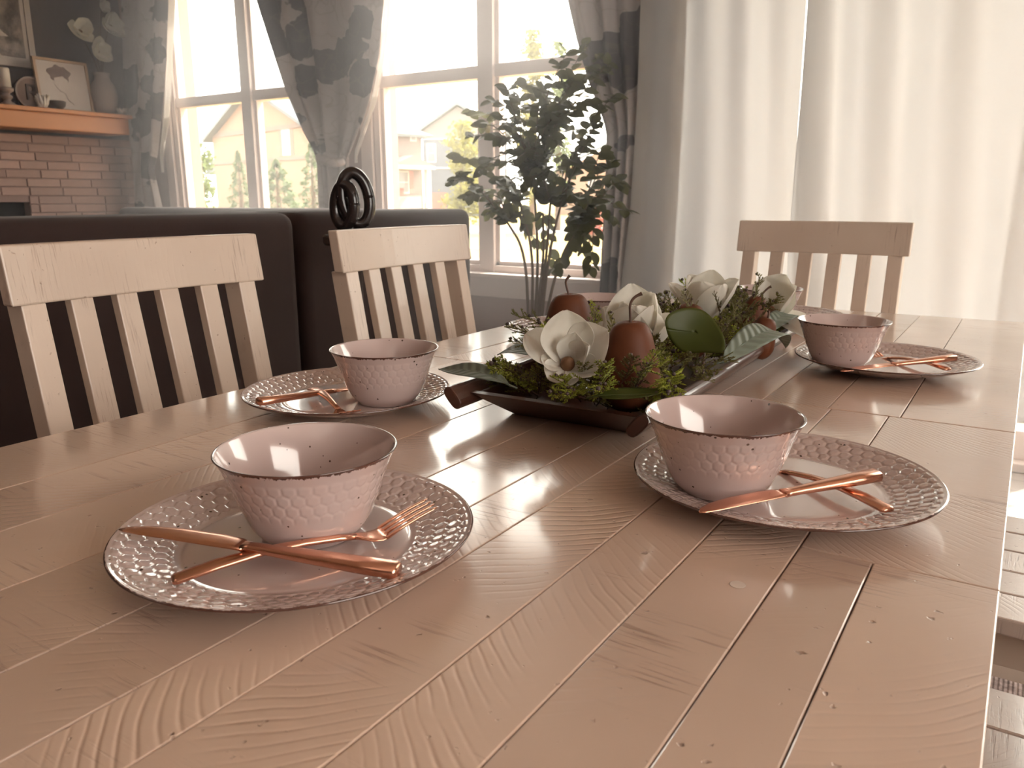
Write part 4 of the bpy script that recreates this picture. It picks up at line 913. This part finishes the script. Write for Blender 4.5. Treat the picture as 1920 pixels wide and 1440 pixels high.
cloth(t, 'cloth', e1, xr, YS, .24, 2.58, M['sheer'], 4.6, .055, 17, .0008, 260, 80, .12)
o = MB().tube([(-1.6, YS+.02, 2.60), (1.9, YS+.02, 2.60)], .011, 12).build('curtain_rod', M['darkink'], None, smooth=True); tag(o, 'dark curtain rod above the sliding door carrying sheer panels', 'curtain rod')
o = MB().tube([(-5.25, YD+.02, 2.58), (-1.52, YD+.02, 2.58)], .011, 12).build('curtain_rod', M['darkink'], None, smooth=True); tag(o, 'dark curtain rod above the two windows carrying patterned drapes', 'curtain rod')

# ================================================================== OUTSIDE
GZ = -.45
o = MB().box((-140, YW+.25, GZ-.4), (120, 190, GZ)).build('ground_lawn', M['grass']); struct(o)
struct(MB().box((DX0-.6, YW+.2, GZ), (XR+1, YW+3.6, -.10)).build('trim_2', M['deck']))
def strip(name, d0, d1, m, h):
    a, c_, e_, g = [PD(px, 372, d) for px, d in ((-1500, d0), (3200, d0), (3200, d1), (-1500, d1))]
    b = MB().prism([Vector((p.x, p.y, GZ)) for p in (a, c_, e_, g)], (0, 0, h)); struct(b.build(name, m))
strip('trim_3', 16.0, 17.6, M['walk'], .02); strip('trim_4', 23.0, 23.5, M['walk'], .02); strip('trim_5', 33, 41, M['road'], .03)  # thin middle strip is a shadow line on the lawn, laid as a slab
def xwin(parent, O, U, N, u, z, w, h, shut=False, mid=True):
    def bx(name, u0, u1, z0, z1, d0, d1, m, par): 
        vs = [O+U*a+Vector((0, 0, zz))+N*dd for dd in (d0, d1) for a, zz in ((u0, z0), (u1, z0), (u1, z1), (u0, z1))]
        return MB().add(vs, [(0, 1, 2, 3), (7, 6, 5, 4), (0, 4, 5, 1), (1, 5, 6, 2), (2, 6, 7, 3), (3, 7, 4, 0)]).build(name, m, par)
    f_ = bx('window', u-w/2-.1, u+w/2+.1, z-.1, z+h+.1, 0, .08, M['xtrim'], parent)
    if mid: bx('pane', u-w/2, u+w/2, z, z+h*.47, .06, .10, M['xglass'], f_); bx('pane', u-w/2, u+w/2, z+h*.53, z+h, .06, .10, M['xglass'], f_)
    else: bx('pane', u-w/2, u+w/2, z, z+h, .06, .10, M['xglass'], f_)
    if shut:
        for s in (-1, 1): bx('shutter', u+s*(w/2+.28)-.17, u+s*(w/2+.28)+.17, z-.1, z+h+.1, .0, .07, M['shutter'], parent)
    return bx
def hitline(O, U, px):      # parameter along O+sU seen at pixel column px (horizontal plan)
    d = ray(px, 372); return ((O.x-CAM.x)*d.y-(O.y-CAM.y)*d.x)/(U.y*d.x-U.x*d.y)
# house with beige gable
a1 = math.radians(77.5); dL = Vector((-math.sin(a1), math.cos(a1), 0)); dR = Vector((math.cos(a1), math.sin(a1), 0))
C0 = PD(590, 372, 46); C0.z = GZ
l1 = hitline(C0, dL, 409); l2 = hitline(C0, dR, 792)
EV = PD(590, 238, 46).z-GZ; RG = PD(500, 158, 48).z-GZ
hA = thing('beige_house', 'two-storey beige sided house with gable and porch across the street', 'house', C0)
o0 = Vector((0, 0, 0)); up = Vector((0, 0, 1)); A_, B_, D_, E_ = o0, dL*l1, dR*l2, dL*l1+dR*l2
r1 = dL*l1/2+up*RG; r2 = dL*l1/2+dR*(l2-l1*.35)+up*RG
MB().add([A_, B_, B_+up*EV, r1, A_+up*EV], [(0, 1, 2, 3, 4)]).build('gable_wall', M['beige'], hA, solid=.1)
MB().add([A_, D_, D_+up*EV, A_+up*EV], [(0, 1, 2, 3)]).build('front_wall', M['shadebeige'], hA, solid=.1)  # shaded face of the same house, its shade carried by the siding colour
MB().add([D_, E_, E_+up*EV, D_+up*EV], [(0, 1, 2, 3)]).build('far_wall', M['shadebeige'], hA, solid=.1)
MB().add([B_, E_, E_+up*EV, B_+up*EV], [(0, 1, 2, 3)]).build('rear_wall', M['shadebeige'], hA, solid=.1)
ov = .55; nL, nR = dL*ov, dR*ov; dz = up*(ov*(RG-EV)/(l1/2))
ra, rb, rd, re = A_-nL-nR+up*EV-dz, B_+nL-nR+up*EV-dz, D_-nL+nR+up*EV-dz, E_+nL+nR+up*EV-dz; rr1 = r1-nR
MB().add([ra, rd, r2, rr1], [(0, 1, 2, 3)]).build('roof_slope', M['roof'], hA, solid=.18); MB().add([rb, re, r2, rr1], [(0, 1, 2, 3)]).build('roof_slope', M['roof'], hA, solid=.18); MB().add([rd, re, r2], [(0, 1, 2)]).build('roof_hip', M['roof'], hA, solid=.18)
bxA = xwin(hA, o0, dL, -dR, hitline(C0, dL, 545), PD(545, 288, 47).z-GZ, .75, 1.35, True)
bxA('trim_band', 0, l1, EV-.05, EV+.2, .03, .12, M['shadebeige'], hA); z2 = PD(560, 300, 47).z-GZ; bxA('trim_band', 0, l1, z2, z2+.18, .03, .12, M['shadebeige'], hA); bxA('corner_board', -.05, .18, 0, EV, .03, .10, M['xtrim'], hA)
pz = PD(415, 318, 46).z-GZ
MB().prism([B_+up*pz+dL*.1, B_+dL*1.5+up*(pz), B_+dL*1.3+up*(pz+.45), B_+up*(pz+1.0)+dL*.1], dR*1.6-dR*.6).build('side_porch_roof', M['roof'], hA)
bxF = xwin(hA, o0, dR, -dL, hitline(C0, dR, 727), PD(727, 288, 50).z-GZ, .7, 1.2, True)
xwin(hA, o0, dR, -dL, hitline(C0, dR, 755), PD(755, 360, 50).z-GZ, .8, 1.2, True)
xwin(hA, o0, dR, -dL, hitline(C0, dR, 777), PD(777, 264, 51).z-GZ, .3, .3, False, False)
u0, u1 = hitline(C0, dR, 722), hitline(C0, dR, 782); zp = PD(750, 312, 50).z-GZ; zpk = PD(750, 293, 50).z-GZ
MB().prism([dR*u0-dR*.4+up*zp-dL*.1, dR*u1+dR*.4+up*zp-dL*.1, dR*(u0+u1)/2+up*zpk-dL*.1], -dL*1.3).build('porch_gable', M['shadebeige'], hA)
bxF('porch_fascia', u0-.4, u1+.4, zp-.2, zp, 0.1, 1.45, M['xtrim'], hA)
for u in (u0, u1): bxF('porch_post', u-.15, u+.15, 0, zp-.2, 1.0, 1.3, M['xtrim'], hA)
bxF('stone_base', u0-1, u1+.2, 0, PD(750, 368, 50).z-GZ, .05, .2, M['stone'], hA); bxF('porch_door', u0+.5, u0+1.4, 0, 2.1, .03, .1, M['shutter'], hA)
# slate blue house
C1 = PD(797, 372, 64); C1.z = GZ; U1 = _r0.copy(); N1 = Vector((-_f.x, -_f.y, 0)).normalized() * 1.0
wB = 152*64/FPX; s52 = 64/FPX
hB = thing('blue_house', 'slate blue house with grey gable behind the yellow tree', 'house', C1)
zz = lambda y: PD(860, y, 64).z-GZ
pk = Vector((0, 0, zz(204)))+U1*(63*s52); ev = zz(246)
MB().add([o0, U1*wB, U1*wB+up*zz(263), up*zz(263)], [(0, 1, 2, 3)]).build('front_wall', M['blue'], hB, solid=.1)
gl, gr = up*ev, U1*wB+up*(ev-.3)
MB().add([up*zz(263), U1*wB+up*zz(263), gr, pk, gl], [(0, 1, 2, 3, 4)]).build('gable_wall', M['gableg'], hB, solid=.1)
for s_, (q0, q1) in enumerate(((gl-U1*.4-up*.2, pk+up*.1), (gr+U1*.4-up*.2, pk+up*.1))): MB().prism([q0+N1*.4, q1+N1*.4, q1+N1*.4+up*.25, q0+N1*.4+up*.25], -N1*9).build('roof_slope', M['roof'], hB)
for sgn, w_ in ((0, 0), (1, wB)): MB().add([U1*w_, U1*w_-N1*8, U1*w_-N1*8+up*ev, U1*w_+up*ev], [(0, 1, 2, 3)]).build('side_wall', M['blue'], hB, solid=.1)
bxB = xwin(hB, o0, U1, N1, (811-797)*s52, zz(303), 13*s52, 29*s52)
xwin(hB, o0, U1, N1, (801-797)*s52, zz(341), 9*s52, 10*s52, False, False)
bxB('trim_band', 0, wB, zz(264), zz(261), .02, .12, M['xtrim'], hB); bxB('trim_band', 0, wB, zz(317), zz(314), .02, .12, M['xtrim'], hB)
bxB('front_door', 2*s52, 7*s52, 0, zz(357), .02, .1, M['xtrim'], hB); bxB('garage_door', 9*s52, 40*s52, 0, zz(361), .02, .1, M['shutter'], hB)
# far beige house
C2 = PD(1048, 372, 70); C2.z = GZ; s62 = 70/FPX; hC = thing('far_house', 'pale single-storey house beyond the lawn at window right end', 'house', C2)
z6 = lambda y: PD(1100, y, 70).z-GZ
MB().add([o0, U1*200*s62, U1*200*s62+up*z6(322), U1*100*s62+up*z6(272), up*z6(322)], [(0, 1, 2, 3, 4)]).build('front_wall', M['beige'], hC, solid=.1)
for q0, q1 in ((up*z6(326)-U1*.5, U1*100*s62+up*z6(268)), (U1*200*s62+U1*.5+up*z6(326), U1*100*s62+up*z6(268))): MB().prism([q0+N1*.5, q1+N1*.5, q1+N1*.5+up*.25, q0+N1*.5+up*.25], -N1*8).build('roof_slope', M['roof'], hC)
xwin(hC, o0, U1, N1, 62*s62, z6(352), 12*s62, 16*s62)
# trees
def xtree(name, label, px, ytop, wpx, dep, m, conifer=False, n=1500, seed=0, ybot=None):
    rnd = random.Random(seed); base = PD(px, 372, dep); base.z = GZ; H_ = PD(px, ytop, dep).z-GZ; Wd = wpx*dep/FPX
    t = thing(name, label, 'tree', base, group='trees across the street')
    MB().tube([(0, 0, 0), (0, 0, H_*.5), (0, 0, H_*.85)], [.14, .09, .03], 7).build('trunk', M['bark'], t, smooth=True)
    b = MB(); z0 = H_*(.06 if conifer else .18)
    blobs = [(rnd.gauss(0, .28)*Wd*.6, rnd.gauss(0, .28)*Wd*.6, rnd.uniform(.0, 1)) for _ in range(26)]
    for k in range(n):
        if conifer:
            v = rnd.random()**1.5; r = Wd*.72*(1-v)**.8*(.8+.2*math.sin(v*40))*math.sqrt(rnd.uniform(.25, 1)); a = rnd.uniform(0, 6.283); p = Vector((r*math.cos(a), r*math.sin(a), z0+(H_-z0)*v)); d = Vector((math.cos(a), math.sin(a), -.2))
        else:
            bx_, by_, v = rnd.choice(blobs); sh = math.sin(math.pi*min(1, .12+.86*v))**.7; p = Vector((bx_*sh, by_*sh, z0+(H_-z0)*v)) + Vector((rnd.gauss(0, 1), rnd.gauss(0, 1), rnd.gauss(0, 1)))*Wd*.10; p.z = min(p.z, H_); d = Vector((rnd.uniform(-1, 1), rnd.uniform(-1, 1), rnd.uniform(-.5, 1)))
        d.normalize(); y_ = d.orthogonal().normalized(); y_ = Quaternion(d, rnd.uniform(0, 6.28)) @ y_; s = rnd.uniform(.10, .22)*(Wd/2.2)**.5
        b.add([p-d*s*.5, p+y_*s*.35, p+d*s*.6, p-y_*s*.35], [(0, 1, 2, 3)])
    o = b.build('crown', m, t)
xtree('garden_tree', 'light green round tree left of the beige house', 372, 272, 74, 30, M['fol_g'], seed=1, n=2200)
xtree('spruce_tree', 'slim olive conifer before the beige gable wall', 452, 284, 52, 38, M['fol_s'], True, 1800, 2)
xtree('spruce_tree', 'broad low grey-green conifer below the shuttered window', 522, 300, 92, 34, M['fol_s'], True, 2400, 3)
xtree('spruce_tree', 'conifer at the corner of the beige house, beside the tied drape', 588, 266, 58, 36, M['fol_s'], True, 1800, 4)
xtree('garden_tree', 'bright yellow-green tree before the slate blue house', 866, 232, 92, 34, M['fol_y'], seed=5, n=3000)
xtree('garden_tree', 'tall yellow-green poplar behind the indoor tree', 998, 72, 70, 32, M['fol_y'], False, 3600, 6)
xtree('garden_tree', 'shorter light green tree beside the tall poplar', 1046, 92, 60, 36, M['fol_g'], False, 2600, 7)
xtree('red_shrub', 'red-leaved shrub by the lawn beyond the window', 1112, 372, 60, 27, M['fol_r'], seed=8, n=900)

# ================================================================== HAZE volume added, standing in for veiling lens glare
t = NT('glare_haze'); vs_ = t.n('VolumeScatter', i_Color=(1, .94, .93), i_Density=.19, i_Anisotropy=.78); t.t.links.new(vs_.outputs[0], t.out.inputs['Volume'])
hz = MB().box((XL+.01, 2.0, .015), (XR-.01, YW-.03, ZC-.01)).build('glare_haze', t.m); hz['kind'] = 'stuff'; hz['label'] = 'thin haze volume added before the windows in place of lens glare'; hz['category'] = 'haze'
